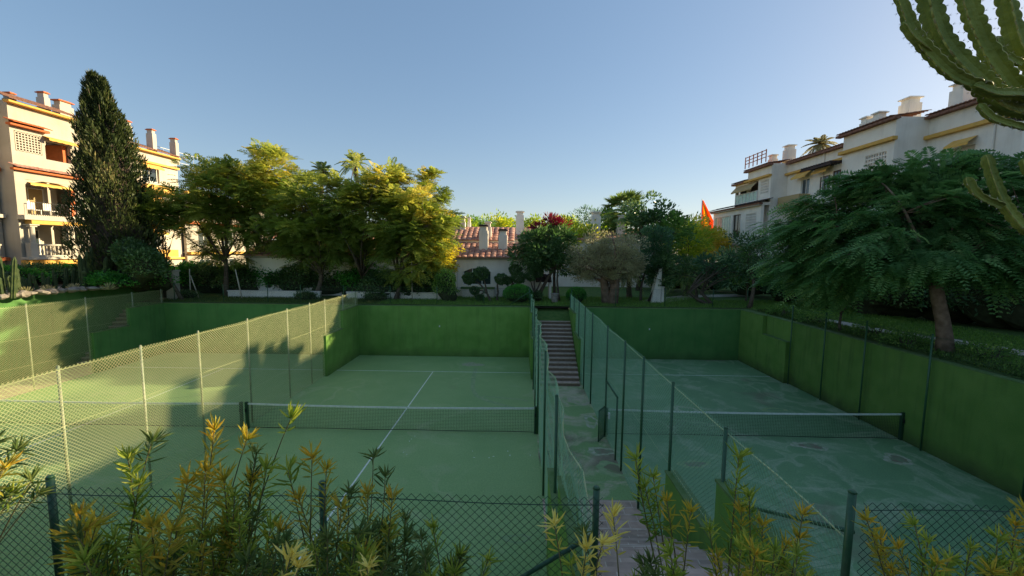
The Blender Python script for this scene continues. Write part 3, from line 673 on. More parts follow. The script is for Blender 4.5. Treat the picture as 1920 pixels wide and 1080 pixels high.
# gate in the right court fence
def gate():
    o = empty('gate', (XC-.045, -.75, 0), 0, 'open green tube gate in the fence of the right court', 'gate')
    f = MB(); r = .028
    f.tube([(0, -.95, 0), (0, -.95, 1.95)], r, 8); f.tube([(0, .60, 0), (0, .60, 1.95)], r, 8); f.tube([(0, -.98, 1.95), (0, .63, 1.95)], r, 8)
    f.build('gate_frame', M['post'], o, True)
    l = MB(); q = .02; a = R(62)
    def P(u, z): return (-u*math.sin(a)*.35-.0, .60-u*math.cos(a)*1.0-.02, z)
    for u in (0.05, 1.0): l.tube([P(u, .06), P(u, 1.1)], q, 8)
    for z in (.06, 1.1): l.tube([P(.05, z), P(1.0, z)], q, 8)
    for k in range(6): l.tube([P(.18+.15*k, .06), P(.18+.15*k, 1.1)], .012, 6)
    d = l.build('gate_leaf', M['post'], o, True)
    bevel(MB().box(-.07, -.02, -.2, -.12, .95, 1.15).build('lock', M['frame'], d), .006)
    MB().tube([(-.07, -.16, 1.05), (-.13, -.16, 1.05), (-.13, -.08, 1.05)], .008, 6).build('handle', M['iron'], d)
gate()
# drain, wall fittings, litter
o = empty('drain_grate', (5.32, -1.35, 0), 0, 'small black drain grate in the corridor floor', 'drain')
MB().box(-.13, .13, -.13, .13, .004, .012).build('drain_frame', M['iron'], o)
s_ = MB()
for k in range(6): s_.box(-.11, .11, -.10+k*.036, -.085+k*.036, .0125, .022)
s_.build('drain_bars', M['dark'], o)
for (x, y, z, lb) in ((-.35+.1, 9.975, 1.80, 'tiny white fitting in the middle of the left court far wall'), (11.98, 9.975, 1.78, 'tiny white fitting in the middle of the right court far wall')):
    o = empty('wall_fitting', (x, y, z), 0, lb, 'fitting')
    bevel(MB().box(-.035, .035, -.02, .02, -.05, .05).build('plate', M['frame'], o), .01)
    MB().tube([(0, -.02, 0), (0, -.07, 0)], .018, 8).build('knob', M['frame'], o)
rng = np.random.default_rng(3)
lit = [(778, 832), (768, 842), (757, 865), (763, 869), (886, 860), (917, 873), (889, 873), (956, 867), (952, 859), (1010, 866), (925, 870), (772, 838)]
for i, (px, py) in enumerate(lit):
    Z = (CAM.z)*FPX/(py-472)*1.0; v = gx(px, Z*.985, 0.008)
    if v.x > 4.9: v.x = 4.8
    a = rng.random()*6.28; c, s = math.cos(a), math.sin(a); r = .022+.015*rng.random()
    mb = MB().add([(-r, 0, .0), (0, r*.6, .008), (r*1.2, 0, .0), (0, -r*.6, .010)], [(0, 1, 2, 3)])
    o = mb.build('fallen_petal', M['line']); o.location = (v.x, v.y, .012); o.rotation_euler = (0, 0, a)
    tag(o, 'pale fallen petal lying on the green floor of the left court', 'petal', 'pale petals scattered on the left court')

# ------------------------------------------------------------------ buildings
def holed(mb, x0, x1, z0, z1, holes, yf, yb, mi=0):
    """a wall between yf (front) and yb with rectangular holes (hx0,hx1,hz0,hz1)"""
    xs = sorted({x0, x1, *[h[0] for h in holes], *[h[1] for h in holes]}); xs = [x for x in xs if x0 <= x <= x1]
    zs = sorted({z0, z1, *[h[2] for h in holes], *[h[3] for h in holes]}); zs = [z for z in zs if z0 <= z <= z1]
    for i in range(len(xs)-1):
        j = 0
        while j < len(zs)-1:
            cx = (xs[i]+xs[i+1])/2
            def solid(k):
                cz = (zs[k]+zs[k+1])/2; return not any(h[0] < cx < h[1] and h[2] < cz < h[3] for h in holes)
            if solid(j):
                k = j
                while k+1 < len(zs)-1 and solid(k+1): k += 1
                mb.box(xs[i], xs[i+1], yf, yb, zs[j], zs[k+1], mi); j = k+1
            else: j += 1
def tiles(mb, x0, x1, y0, z0, y1, z1, w_=.24, r=.07, courses=None, mi=0):
    """barrel tiles: half-round ridges running from the eave (y0,z0) up to (y1,z1)"""
    n = max(1, int(round((x1-x0)/w_))); w_ = (x1-x0)/n; L = math.hypot(y1-y0, z1-z0); cs = courses or max(1, int(L/.42)); k = 6
    uy, uz = (y1-y0)/L, (z1-z0)/L; ny, nz = -uz, uy
    if nz < 0: ny, nz = -ny, -nz
    for c in range(cs):
        a, b = L*c/cs, L*(c+1)/cs+.02
        for i in range(n):
            vs = []
            for (t, hh) in ((a, .025), (b, 0.0)):
                for j in range(k+1):
                    q = math.pi*j/k; x = x0+w_*(i+.5)-math.cos(q)*w_*.5; h = math.sin(q)*r+hh
                    vs.append((x, y0+uy*t+ny*h, z0+uz*t+nz*h))
            fs = [(j, j+1, k+2+j, k+1+j) for j in range(k)]+[tuple(range(k+1))[::-1]]
            mb.add(vs, fs, mi)
def chimney(parent, x, y, z0, z1, w2, label=None, cap='orange', body='cream_light', d2=None):
    d2 = d2 or w2
    c = MB().box(x-w2, x+w2, y-d2, y+d2, z0, z1-.42)
    c.box(x-w2*.78, x+w2*.78, y-d2*.78, y+d2*.78, z1-.42, z1-.12)
    ch = c.build('chimney', M[body], parent)
    k = MB().box(x-w2*1.12, x+w2*1.12, y-d2*1.12, y+d2*1.12, z1-.12, z1-.05).box(x-w2*.85, x+w2*.85, y-d2*.85, y+d2*.85, z1-.05, z1)
    k.build('chimney_cap', M[cap], ch); return ch
def window(parent, x0, x1, z0, z1, y, fr='frame', gl='glass', mull=1, arch=False):
    f = MB(); t = .07
    f.box(x0, x1, y-.03, y+.03, z0, z0+t).box(x0, x1, y-.03, y+.03, z1-t, z1).box(x0, x0+t, y-.03, y+.03, z0+t, z1-t).box(x1-t, x1, y-.03, y+.03, z0+t, z1-t)
    for k in range(mull):
        c = x0+(x1-x0)*(k+1)/(mull+1); f.box(c-.03, c+.03, y-.028, y+.028, z0+t, z1-t)
    w_ = f.build('window', M[fr], parent)
    MB().box(x0+t*.5, x1-t*.5, y-.005, y+.008, z0+t*.5, z1-t*.5).build('pane', M[gl], w_); return w_
def lattice(parent, x0, x1, z0, z1, y, nx, nz, m='cream_light', arch=True):
    """pierced screen of square openings"""
    mb = MB(); dx, dz = (x1-x0)/nx, (z1-z0)/nz; b = .30
    for i in range(nx+1): mb.box(x0+i*dx-dx*b*.5, x0+i*dx+dx*b*.5, y-.04, y+.06, z0, z1)
    for j in range(nz+1):
        for i in range(nx): mb.box(x0+i*dx+dx*b*.5, x0+(i+1)*dx-dx*b*.5, y-.035, y+.055, z0+j*dz-dz*b*.5, z0+j*dz+dz*b*.5)
    return mb.build('lattice', M[m], parent)
def railing(parent, x0, x1, z0, z1, y, m='iron', step=.13):
    mb = MB(); mb.box(x0, x1, y-.02, y+.02, z1-.04, z1).box(x0, x1, y-.015, y+.015, z0+.06, z0+.09); x = x0
    while x < x1: mb.box(x-.008, x+.008, y-.008, y+.008, z0, z1-.04); x += step
    return mb.build('railing', M[m], parent)
def balustrade(parent, x0, x1, z0, z1, y, m='cream_light', step=.24):
    mb = MB(); mb.box(x0, x1, y-.09, y+.09, z1-.12, z1).box(x0, x1, y-.08, y+.08, z0, z0+.1)
    x = x0+step/2; h = z1-z0-.22
    while x < x1:
        zz = z0+.1; mb.tube([(x, y, zz), (x, y, zz+h*.15), (x, y, zz+h*.38), (x, y, zz+h*.7), (x, y, zz+h*.85), (x, y, zz+h)], [.04, .05, .075, .032, .05, .045], 8, cap=False); x += step
    return mb.build('balustrade', M[m], parent, True)
def awning(parent, x0, x1, z1, z0, y, out, m='awning', name='awning'):
    mb = MB(); n = 10
    for i in range(n):
        a, b = x0+(x1-x0)*i/n, x0+(x1-x0)*(i+1)/n
        mb.add([(a, y, z1), (b, y, z1), (b, y-out, z0), (a, y-out, z0), (a, y-out, z0-.12-.03*(i % 2)), (b, y-out, z0-.12-.03*((i+1) % 2))], [(0, 1, 2, 3), (3, 2, 5, 4)])
    return mb.build(name, M[m], parent)
def band(parent, x0, x1, z0, z1, y, out, m, name='cornice'):
    return bevel(MB().box(x0, x1, y-out, y, z0, z1).build(name, M[m], parent), .012, 1)
def skirt(parent, x0, x1, y, out, z, m='tile_old', under='orange'):
    """a narrow tiled eave on a painted moulding"""
    t = MB(); tiles(t, x0, x1, y-out-.10, z, y+.12, z+.24, .24, .06, 1); t.build('tiled_eave', M[m], parent)
    band(parent, x0, x1, z-.16, z-.02, y, out*.8, under, 'moulding')

# ---- left building (faces +x). Local x = world y, local -y = world +x
LBX = -28.0
LB = empty('apartment_building', (LBX, 0, -.58), math.pi/2, 'cream sunlit apartment block with orange mouldings left behind the cypress', 'building')
def left_building():
    A = LB; y = 0.0
    # local x positions along the facade (world y)
    core = MB(); core.box(2, 12.45, 2.4, 16, 3, 15.7).box(12.6, 16.6, 2.2, 16, 3, 15.7).box(16.6, 26.5, 2.6, 15, 3, 15.1).box(26, 39, 2.2, 14, 3, 12.2)
    core.build('rear_volume', M['cream'], A)
    # recessed bay left of the corner
    wl = MB(); holed(wl, 2, 12.4, 3, 15.9, [(4, 7, 6.1, 8.1), (4, 7, 9, 11.3), (8.6, 12.1, 6.2, 8.2), (8.6, 12.1, 9.0, 11.3), (5, 8, 12.4, 14.2)], 1.0, 1.25)
    wl.build('wall', M['cream'], A)
    for z in (6.0, 8.75, 11.7): band(A, 2, 12.4, z-.12, z+.1, 1.0, .35, 'orange' if z != 8.75 else 'cream_light')
    lattice(A, 10.4, 12.1, 9.4, 11.2, 1.02, 7, 7); lattice(A, 10.4, 12.1, 6.9, 8.2, 1.02, 7, 5)
    railing(A, 9.0, 12.1, 8.86, 9.75, .78); balustrade(A, 8.8, 12.1, 6.1, 6.95, .86)
    skirt(A, 2, 12.45, 1.0, .4, 15.85)
    # wing with lattice panel and loggia
    w1 = MB()
    holed(w1, 12.5, 16.6, 3, 16.0, [(14.4, 16.0, 12.75, 14.0), (13.05, 16.05, 8.95, 11.2), (13.1, 15.2, 6.25, 8.25), (15.5, 16.35, 6.25, 8.25), (12.72, 14.2, 12.95, 14.2)], 0, .25)
    w1.box(12.5, 12.75, .25, 2.2, 3, 16.0)
    w1.build('wall', M['cream'], A)
    lattice(A, 12.78, 14.15, 13.0, 14.15, .04, 8, 7)
    b = MB().box(12.8, 16.5, 1.9, 2.15, 3, 16); b.build('loggia_wall', M['cream_light'], A)
    MB().box(12.8, 16.5, .27, 1.88, 12.5, 12.7).box(12.8, 16.5, .27, 1.88, 8.72, 8.9).box(12.8, 16.5, .27, 1.88, 6.0, 6.15).build('balcony_floor', M['cream'], A)
    MB().box(15.72, 15.98, .28, 1.85, 12.75, 14.0).build('orange_screen', M['orange'], A)
    MB().box(15.78, 16.03, .05, .24, 8.95, 11.15).build('orange_screen', M['orange'], A)
    skirt(A, 12.3, 14.5, -.02, .42, 14.62, 'orange', 'orange'); skirt(A, 12.3, 16.6, -.02, .32, 11.85, 'tile', 'orange')
    t = MB(); tiles(t, 12.2, 16.9, -.55, 16.0, 1.9, 16.9); t.build('roof', M['tile_old'], A)
    band(A, 12.3, 16.75, 15.84, 15.99, 0, .4, 'ochre')
    awning(A, 13.2, 15.8, 11.12, 10.98, .3, .5); awning(A, 14.3, 16.3, 14.3, 14.12, -.02, .45, 'ochre')
    # arch head of the middle balcony
    mb = MB(); pts = [(13.05+3.0*i/12, 10.85+.38*math.sin(math.pi*i/12)) for i in range(13)]
    for (xa, za), (xb, zb) in zip(pts[:-1], pts[1:]): mb.prism([(xa, za), (xb, zb), (xb, 11.28), (xa, 11.28)], .03, .2, 'y')
    mb.build('arch', M['cream'], A)
    band(A, 12.4, 16.7, 8.55, 8.85, 0, .55, 'cream_light', 'balcony_edge'); band(A, 12.8, 16.6, 8.28, 8.54, 0, .5, 'ochre', 'awning_box')
    railing(A, 13.0, 15.4, 8.86, 9.75, -.3, 'iron'); railing(A, 15.3, 16.5, 8.86, 9.72, -.36, 'frame', .3)
    # furniture on the middle balcony
    for (cx) in (13.9, 14.9):
        MB().box(cx-.25, cx+.25, .35, .85, 9.25, 9.3).box(cx-.25, cx+.25, .82, .87, 9.3, 9.85).box(cx-.24, cx-.2, .36, .4, 8.9, 9.25).box(cx+.2, cx+.24, .36, .4, 8.9, 9.25).build('balcony_chair', M['frame'], A)
    # lower balcony
    band(A, 12.4, 16.7, 5.95, 6.12, 0, .6, 'cream_light', 'balcony_edge'); band(A, 12.4, 16.7, 5.62, 5.92, 0, .42, 'ochre', 'awning_box')
    awning(A, 12.6, 16.5, 5.6, 5.25, -.02, .7, 'awning')
    for cx in (12.85, 15.35, 16.5): bevel(MB().box(cx-.2, cx+.2, -.46, -.1, 6.12, 7.05).build('pier', M['cream_light'], A), .01)
    for x0, x1 in ((13.05, 15.15), (15.55, 16.3)): balustrade(A, x0, x1, 6.12, 6.98, -.30)
    for cx in (12.95, 15.35, 16.42):
        c = MB().cyl((cx, -.28), .13, 7.05, 8.2, 12); c.box(cx-.28, cx+.28, -.5, -.05, 8.2, 8.27).box(cx-.2, cx+.2, -.42, -.12, 8.1, 8.2); c.build('column', M['cream_light'], A, False)
    window(A, 13.9, 15.1, 6.2, 8.0, 1.84, 'frame', 'glass', 1); window(A, 13.7, 15.6, 9.0, 10.9, 1.84, 'frame', 'awning_tan', 1)
    MB().tube([(13.45, 1.86, 7.6), (13.45, 1.80, 7.6)], .15, 12).build('wall_plate', M['iron'], A)
    # far wing
    w2 = MB(); ho = []
    for x0 in (19.0, 22.2):
        for z0 in (3.9, 6.8, 9.7, 12.6): ho.append((x0, x0+1.7, z0, z0+1.45))
    holed(w2, 16.62, 25.95, 3, 15.35, ho, .6, .85); w2.box(25.7, 25.95, .85, 2.6, 3, 15.35); w2.build('wall', M['cream_light'], A)
    for h in ho:
        window(A, h[0]+.05, h[1]-.05, h[2]+.05, h[3]-.05, .78, 'frame', 'glass', 1)
        awning(A, h[0]-.1, h[1]+.1, h[3]+.15, h[3]-.15, .58, .45, 'awning' if h[0] > 20 else 'cream_light')
    for z0 in (6.6, 9.5, 12.3):
        bevel(MB().box(21.6, 24.4, -.3, .58, z0-.65, z0+.0).build('balcony', M['ochre'], A), .015)
    for z in (5.8, 8.7, 11.6, 14.3): band(A, 16.64, 25.98, z-.09, z+.09, .6, .22, 'ochre' if z != 11.6 else 'orange')
    skirt(A, 16.7, 26.1, .6, .45, 11.75, 'tile', 'orange')
    t = MB(); tiles(t, 16.95, 26.4, .1, 15.35, 2.6, 16.2); t.build('roof', M['tile_old'], A)
    band(A, 16.8, 26.0, 15.18, 15.33, .6, .4, 'ochre')
    # far low wing glimpsed through the trees
    w3 = MB(); ho = [(x0, x0+1.8, z0, z0+1.7) for x0 in (27.5, 31, 34.5) for z0 in (4, 7, 10)]
    holed(w3, 26.0, 39, 3, 12.3, ho, .2, .45); w3.build('wall', M['cream'], A)
    for h in ho: window(A, h[0]+.05, h[1]-.05, h[2]+.05, h[3]-.05, .38)
    for z in (6.3, 9.3, 12.2): band(A, 26.0, 39, z-.15, z+.1, .2, .4, 'orange' if z == 9.3 else 'ochre')
    # plain set-back strip under the roof, rail and chimneys
    railing(A, 24.6, 31, 15.3, 16.4, 2.2, 'frame', .9)
    for (px, py, sb_, hw) in ((28, 173, 1.8, 10), (92, 172, 1.8, 10.5), (128, 189, 1.8, 17), (245, 226, 1.8, 9.5), (290, 242, 1.6, 9), (332, 259, 1.0, 7.5)):
        Z = (CAM.x-LBX+sb_)*FPX/(975-px); v = at(px, py, Z); chimney(A, v.y, sb_, 14.8, v.z+.58, hw*Z/FPX*(.45 if hw < 15 else .7), d2=.30)
left_building()

# ---- right building (faces -x). Local x = -world y
RB = empty('apartment_building', (27.6, 0, 0), -math.pi/2, 'white shaded apartment block with tan mouldings on the right behind the big tree', 'building')
def right_building():
    A = RB
    # local x = -(world y); world y = Z-13.55
    def lx(Z): return -(Z-13.55)
    def ly(xr): return xr+4.41-27.6         # local y (depth) of a facade at xr metres right of the view axis
    segs = [  # Z_far, Z_near, xr, eave z
        (40.4, 36.7, 21.8, 14.0), (36.7, 30.3, 23.2, 14.0), (30.3, 26.2, 23.25, 14.6), (26.2, 12.0, 24.9, 14.6)]
    core = MB()
    for i, (zf, zn, xr, e) in enumerate(segs): core.box(lx(zf)+.02, lx(zn)-.02, ly(xr)+1.9, ly(xr)+13-i*.01, 3, e-.15)
    core.box(lx(45.5), lx(40.45), ly(23.4), ly(35), 3, 12.9)
    core.box(lx(12.0)+.05, lx(-6), ly(26.6), ly(36), 3, 14.2)
    core.box(lx(16.8), lx(3), ly(24.9)+1.2, ly(24.9)+9, 14.3, 16.15)  # added unseen top storey that keeps the sun off the near shrubs
    core.build('rear_volume', M['white'], A)
    # far block
    w_ = MB(); y = ly(21.8)
    holed(w_, lx(40.4), lx(36.7), 3, 14.0, [(lx(40.2), lx(38.6), 11.0, 12.85), (lx(38.2), lx(37.0), 11.5, 12.7)], y, y+.25)
    w_.box(lx(36.7)-.25, lx(36.7), y+.25, ly(23.2)+.0, 3, 14.0)
    holed(w_, lx(42.6), lx(40.42), 3, 12.95, [(lx(42.4), lx(40.5), 11.0, 12.6)], y+.003, y+.25)
    holed(w_, lx(45.3), lx(36.5), 3, 10.65, [(lx(45.0), lx(41.6), 7.6, 9.9), (lx(41.2), lx(39.8), 7.7, 9.9), (lx(38.9), lx(37.2), 7.9, 9.8)], ly(21.0), ly(21.0)+.25)
    w_.box(lx(45.3), lx(36.5), ly(21.0)+.25, y-.01, 10.4, 10.64)
    w_.build('wall', M['white'], A)
    lattice(A, lx(38.2), lx(37.0), 11.5, 12.7, y+.06, 6, 5, 'white'); lattice(A, lx(38.9), lx(37.2), 7.9, 9.8, ly(21.0)+.06, 8, 8, 'white')
    window(A, lx(42.4), lx(38.6)-.0, 11.0, 11.95, y-.04, 'frame', 'glass_green', 5)
    MB().box(lx(42.4), lx(38.6), y+.4, y+.45, 10.8, 12.9).build('window_recess', M['dark'], A)
    awning(A, lx(42.4), lx(38.7), 12.75, 12.2, y-.05, .5, 'awning_tan')
    window(A, lx(45.0), lx(41.6), 7.6, 9.9, ly(21.0)+.12, 'frame', 'glass_green', 6); window(A, lx(41.2), lx(39.8), 7.7, 9.9, ly(21.0)+.15, 'wood', 'glass', 1)
    for (a, b_, yy, z, o) in ((42.7, 36.6, 21.8, 13.0, .3), (45.4, 36.4, 21.0, 10.45, .3), (45.4, 36.4, 21.0, 7.0, .25)): band(A, lx(a), lx(b_), z-.1, z+.08, ly(yy), o, 'ochre' if z > 12 else 'cream')
    t = MB(); tiles(t, lx(45.6), lx(36.2), ly(21.0)-.45, 10.6, ly(21.8)+.0, 10.95); t.build('tiled_eave', M['tile_dark'], A)
    t = MB(); tiles(t, lx(42.8), lx(40.3), y-.35, 13.1, y+1.2, 13.5); t.build('tiled_eave', M['tile_dark'], A)
    t = MB(); tiles(t, lx(40.6), lx(36.6), y-.35, 14.0, y+1.6, 14.3); t.build('roof', M['tile_old'], A)
    # main body
    y2 = ly(23.2); w_ = MB()
    holed(w_, lx(36.7), lx(30.3), 3, 14.0, [(lx(34.9), lx(33.9), 11.0, 12.3), (lx(32.9), lx(31.0), 8.0, 9.9), (lx(36.2), lx(35.2), 8.0, 9.9), (lx(31.3), lx(30.8), 10.6, 12.3)], y2, y2+.25); w_.build('wall', M['white'], A)
    window(A, lx(34.9), lx(33.9), 11.0, 12.3, y2+.12, 'frame', 'glass', 1)
    for (a, b_) in ((35.4, 33.6), (33.0, 31.4)): awning(A, lx(a), lx(b_), 12.9, 12.45, y2-.02, .55, 'awning')
    bevel(MB().box(lx(36.4), lx(33.7), y2-.9, y2-.01, 10.1, 11.0).build('balcony', M['awning_tan'], A), .02)
    band(A, lx(36.7), lx(30.3), 12.92, 13.1, y2, .28, 'ochre'); band(A, lx(36.7), lx(30.3), 9.95, 10.1, y2, .2, 'cream')
    t = MB(); tiles(t, lx(36.6), lx(30.3), y2-.35, 14.0, y2+1.6, 14.35); t.build('roof', M['tile_old'], A)
    # second projecting block
    y3 = ly(23.25); w_ = MB()
    holed(w_, lx(30.28), lx(26.2), 3, 14.6, [(lx(28.3), lx(26.7), 11.2, 12.7)], y3-.35, y3-.1); w_.box(lx(26.2)-.25, lx(26.2), y3-.1, ly(24.9), 3, 14.6); w_.box(lx(30.28), lx(30.28)+.25, y3-.1, y3+2, 3, 14.6)
    w_.build('wall', M['white'], A); lattice(A, lx(28.3), lx(26.7), 11.2, 12.7, y3-.28, 8, 6, 'white')
    band(A, lx(30.35), lx(26.0), 13.2, 13.42, y3-.35, .3, 'ochre')
    t = MB(); tiles(t, lx(30.5), lx(26.1), y3-.75, 14.6, y3+1.6, 14.95); t.build('roof', M['tile_old'], A)
    # pergola windows left of it
    for (a, b_, z0, z1) in ((32.6, 31.7, 10.9, 12.1), (31.3, 30.6, 10.9, 12.3)): window(A, lx(a), lx(b_), z0, z1, y2-.06, 'wood', 'glass', 1)
    pg = MB()
    for k in range(12): x = lx(33.4)+k*.27; pg.box(x, x+.12, y2-1.1, y2+.0, 12.75, 12.87)
    pg.box(lx(33.5), lx(30.3), y2-1.1, y2-1.0, 12.6, 12.74); pg.build('pergola', M['tile_dark'], A)
    # near body
    y4 = ly(24.9); w_ = MB()
    holed(w_, lx(26.2), lx(12.0), 3, 14.6, [(lx(24.6), lx(23.5), 10.6, 12.3), (lx(19.8), lx(16.9), 10.3, 12.7), (lx(16.0), lx(13.0), 10.3, 12.7), (lx(24.6), lx(23.5), 7, 9.2), (lx(21), lx(18), 6.8, 9.2)], y4, y4+.25); w_.build('wall', M['white'], A)
    MB().box(lx(24.6), lx(23.5), y4+.1, y4+.14, 10.6, 12.3).build('shutter', M['cream_light'], A)
    awning(A, lx(24.7), lx(23.4), 12.75, 12.4, y4-.02, .5, 'awning'); awning(A, lx(17.9), lx(17.2), 12.75, 12.5, y4-.02, .4, 'awning')
    window(A, lx(18.0), lx(16.9), 10.3, 12.6, y4+.16, 'wood', 'glass', 1); window(A, lx(16.0), lx(13.0), 10.3, 12.7, y4+.16, 'wood', 'glass', 2)
    band(A, lx(26.2), lx(19.9), 13.2, 13.42, y4, .3, 'ochre')
    t = MB(); tiles(t, lx(26.15), lx(11.8), y4-.4, 14.6, y4+1.8, 14.95); t.build('roof', M['tile_old'], A)
    t = MB(); tiles(t, lx(20.6), lx(11.8), y4-1.9, 12.75, y4-.02, 13.3); t.build('porch_roof', M['tile_dark'], A)
    p = MB(); p.box(lx(20.6), lx(11.8), y4-1.85, y4-1.7, 12.55, 12.7)
    for k in range(14): x = lx(20.5)+k*.62; p.box(x, x+.1, y4-1.9, y4-.02, 12.60, 12.72)
    p.build('porch_beams', M['tile_dark'], A)
    MB().box(lx(19.9), lx(19.5), y4-1.75, y4-.01, 10.2, 12.5).build('pier', M['white'], A)
    MB().box(lx(20.8), lx(9), y4-2.2, y4-2.0, 9.2, 10.75).box(lx(20.8), lx(9), y4-1.99, y4-.01, 9.2, 9.5).build('parapet', M['white'], A)
    railing(A, lx(15.9), lx(13.1), 10.3, 11.2, y4-.1, 'iron')
    MB().tube([(lx(22.6), y4-.06, 3), (lx(22.6), y4-.06, 13.1)], .05, 8).build('downpipe', M['white'], A)
    MB().tube([(lx(32.4), y2-.06, 3), (lx(32.4), y2-.06, 14)], .05, 8).build('downpipe', M['white'], A)
    # roof terrace rail, chimneys
    rr = MB()
    for z in (14.7, 15.0, 15.3): rr.box(lx(41.0), lx(37.6), y-.05, y-.01, z, z+.06)
    for k in range(6): rr.box(lx(41.0)+k*.67, lx(41.0)+k*.67+.07, y-.06, y, 14.3, 15.4)
    rr.build('terrace_rail', M['orange'], A)
    for (px, py, Z, w2_) in ((1450, 290, 38.5, .29), (1481, 272, 37.4, .36), (1626, 219, 29.6, .28), (1650, 210, 28.6, .30), (1708, 183, 28.2, .40), (1808, 154, 25.4, .40)):
        v = at(px, py, Z); chimney(A, -v.y, v.x-27.6, 14.0, v.z, w2_, cap='white', body='white')
    v = at(1638, 222, 29.1); bevel(MB().box(-v.y-.6, -v.y+.6, v.x-27.6-.2, v.x-27.6+.2, 14, v.z).build('chimney_stack', M['white'], A), .01)
    for (a, b_, yy, e) in ((40.6, 36.5, y, 14.0), (36.5, 30.3, y2, 14.0), (30.6, 25.9, y3-.35, 14.6), (26.2, 12.0, y4, 14.6), (42.8, 40.6, y, 13.1), (45.6, 36.3, ly(21.0), 10.62)):
        MB().box(lx(a), lx(b_), yy-.36, yy-.002, e-.17, e-.02).build('fascia', M['tile_old'], A)
right_building()

# ---- house in the middle
def house():
    Z = 28.0; x0 = gx(470, Z).x; x1 = gx(1040, Z).x; yw = Z-13.55
    A = empty('house', (0, yw, 3.0), 0, 'low white house with red barrel-tiled roof behind the left court', 'house')
    wx0, wx1 = gx(868, Z).x, gx(921, Z).x
    w_ = MB(); holed(w_, x0, x1-.9, 0, 2.75, [(wx0, wx1, .85, 2.05)], 0, .3); w_.box(x0, x1-.9, .3, 7, 0, 2.7)
    w_.build('wall', M['white'], A)
    # rounded head over the window
    ar = MB(); n = 10
    for i in range(n):
        a, b_ = wx0+(wx1-wx0)*i/n, wx0+(wx1-wx0)*(i+1)/n; za, zb = 1.75+.3*math.sin(math.pi*i/n), 1.75+.3*math.sin(math.pi*(i+1)/n)
        ar.prism([(a, za), (b_, zb), (b_, 2.08), (a, 2.08)], -.012, .2, 'y')
    ar.build('arch', M['white'], A)
    window(A, wx0, wx1, .85, 2.05, .18, 'frame', 'glass', 2)
    bevel(MB().box(wx0-.1, wx1+.25, -.42, -.002, .62, .74).build('sill', M['coping'], A), .01)
    MB().box(wx0-.02, wx1+.2, -.36, -.003, 0, .62).build('planter_wall', M['white'], A)
    # buttress at the left of the window
    bx = gx(868, Z).x-.35
    MB().prism([(bx-1.0, 0), (bx, 0), (bx, 2.6)], -.25, -.004, 'y').build('buttress', M['white'], A)
    band(A, x0-.2, x1-.7, 2.60, 2.74, 0, .16, 'cream', 'cornice')
    t = MB(); tiles(t, x0-.3, gx(985, Z).x, -.45, 2.72, 2.3, 3.75, .40, .11); t.build('roof', M['tile'], A)
    t = MB(); tiles(t, gx(985, Z).x+.01, x1+.1-.7, -.45, 2.62, 1.6, 3.25, .40, .11); t.build('porch_roof', M['tile'], A)
    t = MB(); tiles(t, x0-.3, gx(962, Z).x, 2.3, 3.92, 4.9, 5.0, .40, .11); t.build('roof', M['tile'], A)
    MB().box(x0-.3, gx(962, Z).x, 2.32, 2.5, 2.7, 3.88).build('wall', M['white'], A)
    MB().box(x0-.3, gx(962, Z).x, 4.9, 5.2, 2.7, 5.1).build('wall', M['white'], A)
    # lean-to tiles at the right end
    t = MB(); tiles(t, gx(1003, Z).x, gx(1032, Z).x, -1.0, 1.15, -.02, 1.6, .3, .08); t.build('porch_roof', M['tile_dark'], A)
    MB().prism([(-1.0, -0), (-.02, 0), (-.02, 1.5), (-1.0, 1.05)], gx(1030, Z).x-.1, gx(1030, Z).x+.05, 'x').build('wing_wall', M['white'], A)
    band(A, gx(948, Z).x, gx(985, Z).x, 1.45, 1.53, 0, .1, 'cream', 'ledge')
    for (pa, pb, zb, zt, dy) in ((898, 914, 2.8, 5.05, .9), (934, 950, 2.8, 4.75, .9), (862, 872, 4.5, 5.9, 4.2), (876, 882, 4.5, 5.9, 4.9), (908, 920, 3.6, 5.4, 2.6)):
        xa, xb = gx(pa, Z+dy).x, gx(pb, Z+dy).x
        chimney(A, (xa+xb)/2, dy+.3, zb, zt, (xb-xa)/2, cap='tile_dark' if dy < 2 else 'white', body='white')
house()
def villa():
    Z = 37.0; A = empty('house', (0, Z-13.55, 3.0), 0, 'pale villa with tall chimneys hidden behind the olive tree', 'house')
    x0, x1 = gx(950, Z).x, gx(1255, Z).x
    w_ = MB(); holed(w_, x0, x1, 0, 4.2, [(x0+2, x0+3.4, 1, 2.4), (x0+6, x0+7.6, 1, 2.4)], 0, .3); w_.box(x0, x1, .3, 8, 0, 4.1); w_.build('wall', M['white'], A)
    window(A, x0+2, x0+3.4, 1, 2.4, .15); window(A, x0+6, x0+7.6, 1, 2.4, .15)
    t = MB(); tiles(t, x0-.3, x1+.3, -.4, 4.2, 3.6, 5.4, .42, .1); t.build('roof', M['tile'], A)
    for (pa, pb, zt) in ((1110, 1127, 6.9), (1160, 1175, 6.6), (966, 981, 6.9)):
        xa, xb = gx(pa, Z).x, gx(pb, Z).x; chimney(A, (xa+xb)/2, 1.5, 4, zt, (xb-xa)/2, cap='white', body='white')
villa()
# white slanted wall and stub by the lawn
v = gx(1228, 26.0)
o = empty('garden_wall', v, 0, 'white tapering wall end beside a short white pillar on the lawn', 'wall')
MB().prism([(-.28, 0), (.30, 0), (.30, 2.2), (.12, 2.2)], -.15, .4, 'y').build('wall_face', M['white'], o)
bevel(MB().box(.34, .52, -.1, .1, 0, 1.0).box(.31, .55, -.13, .13, 1.0, 1.06).build('pillar', M['white'], o), .01)
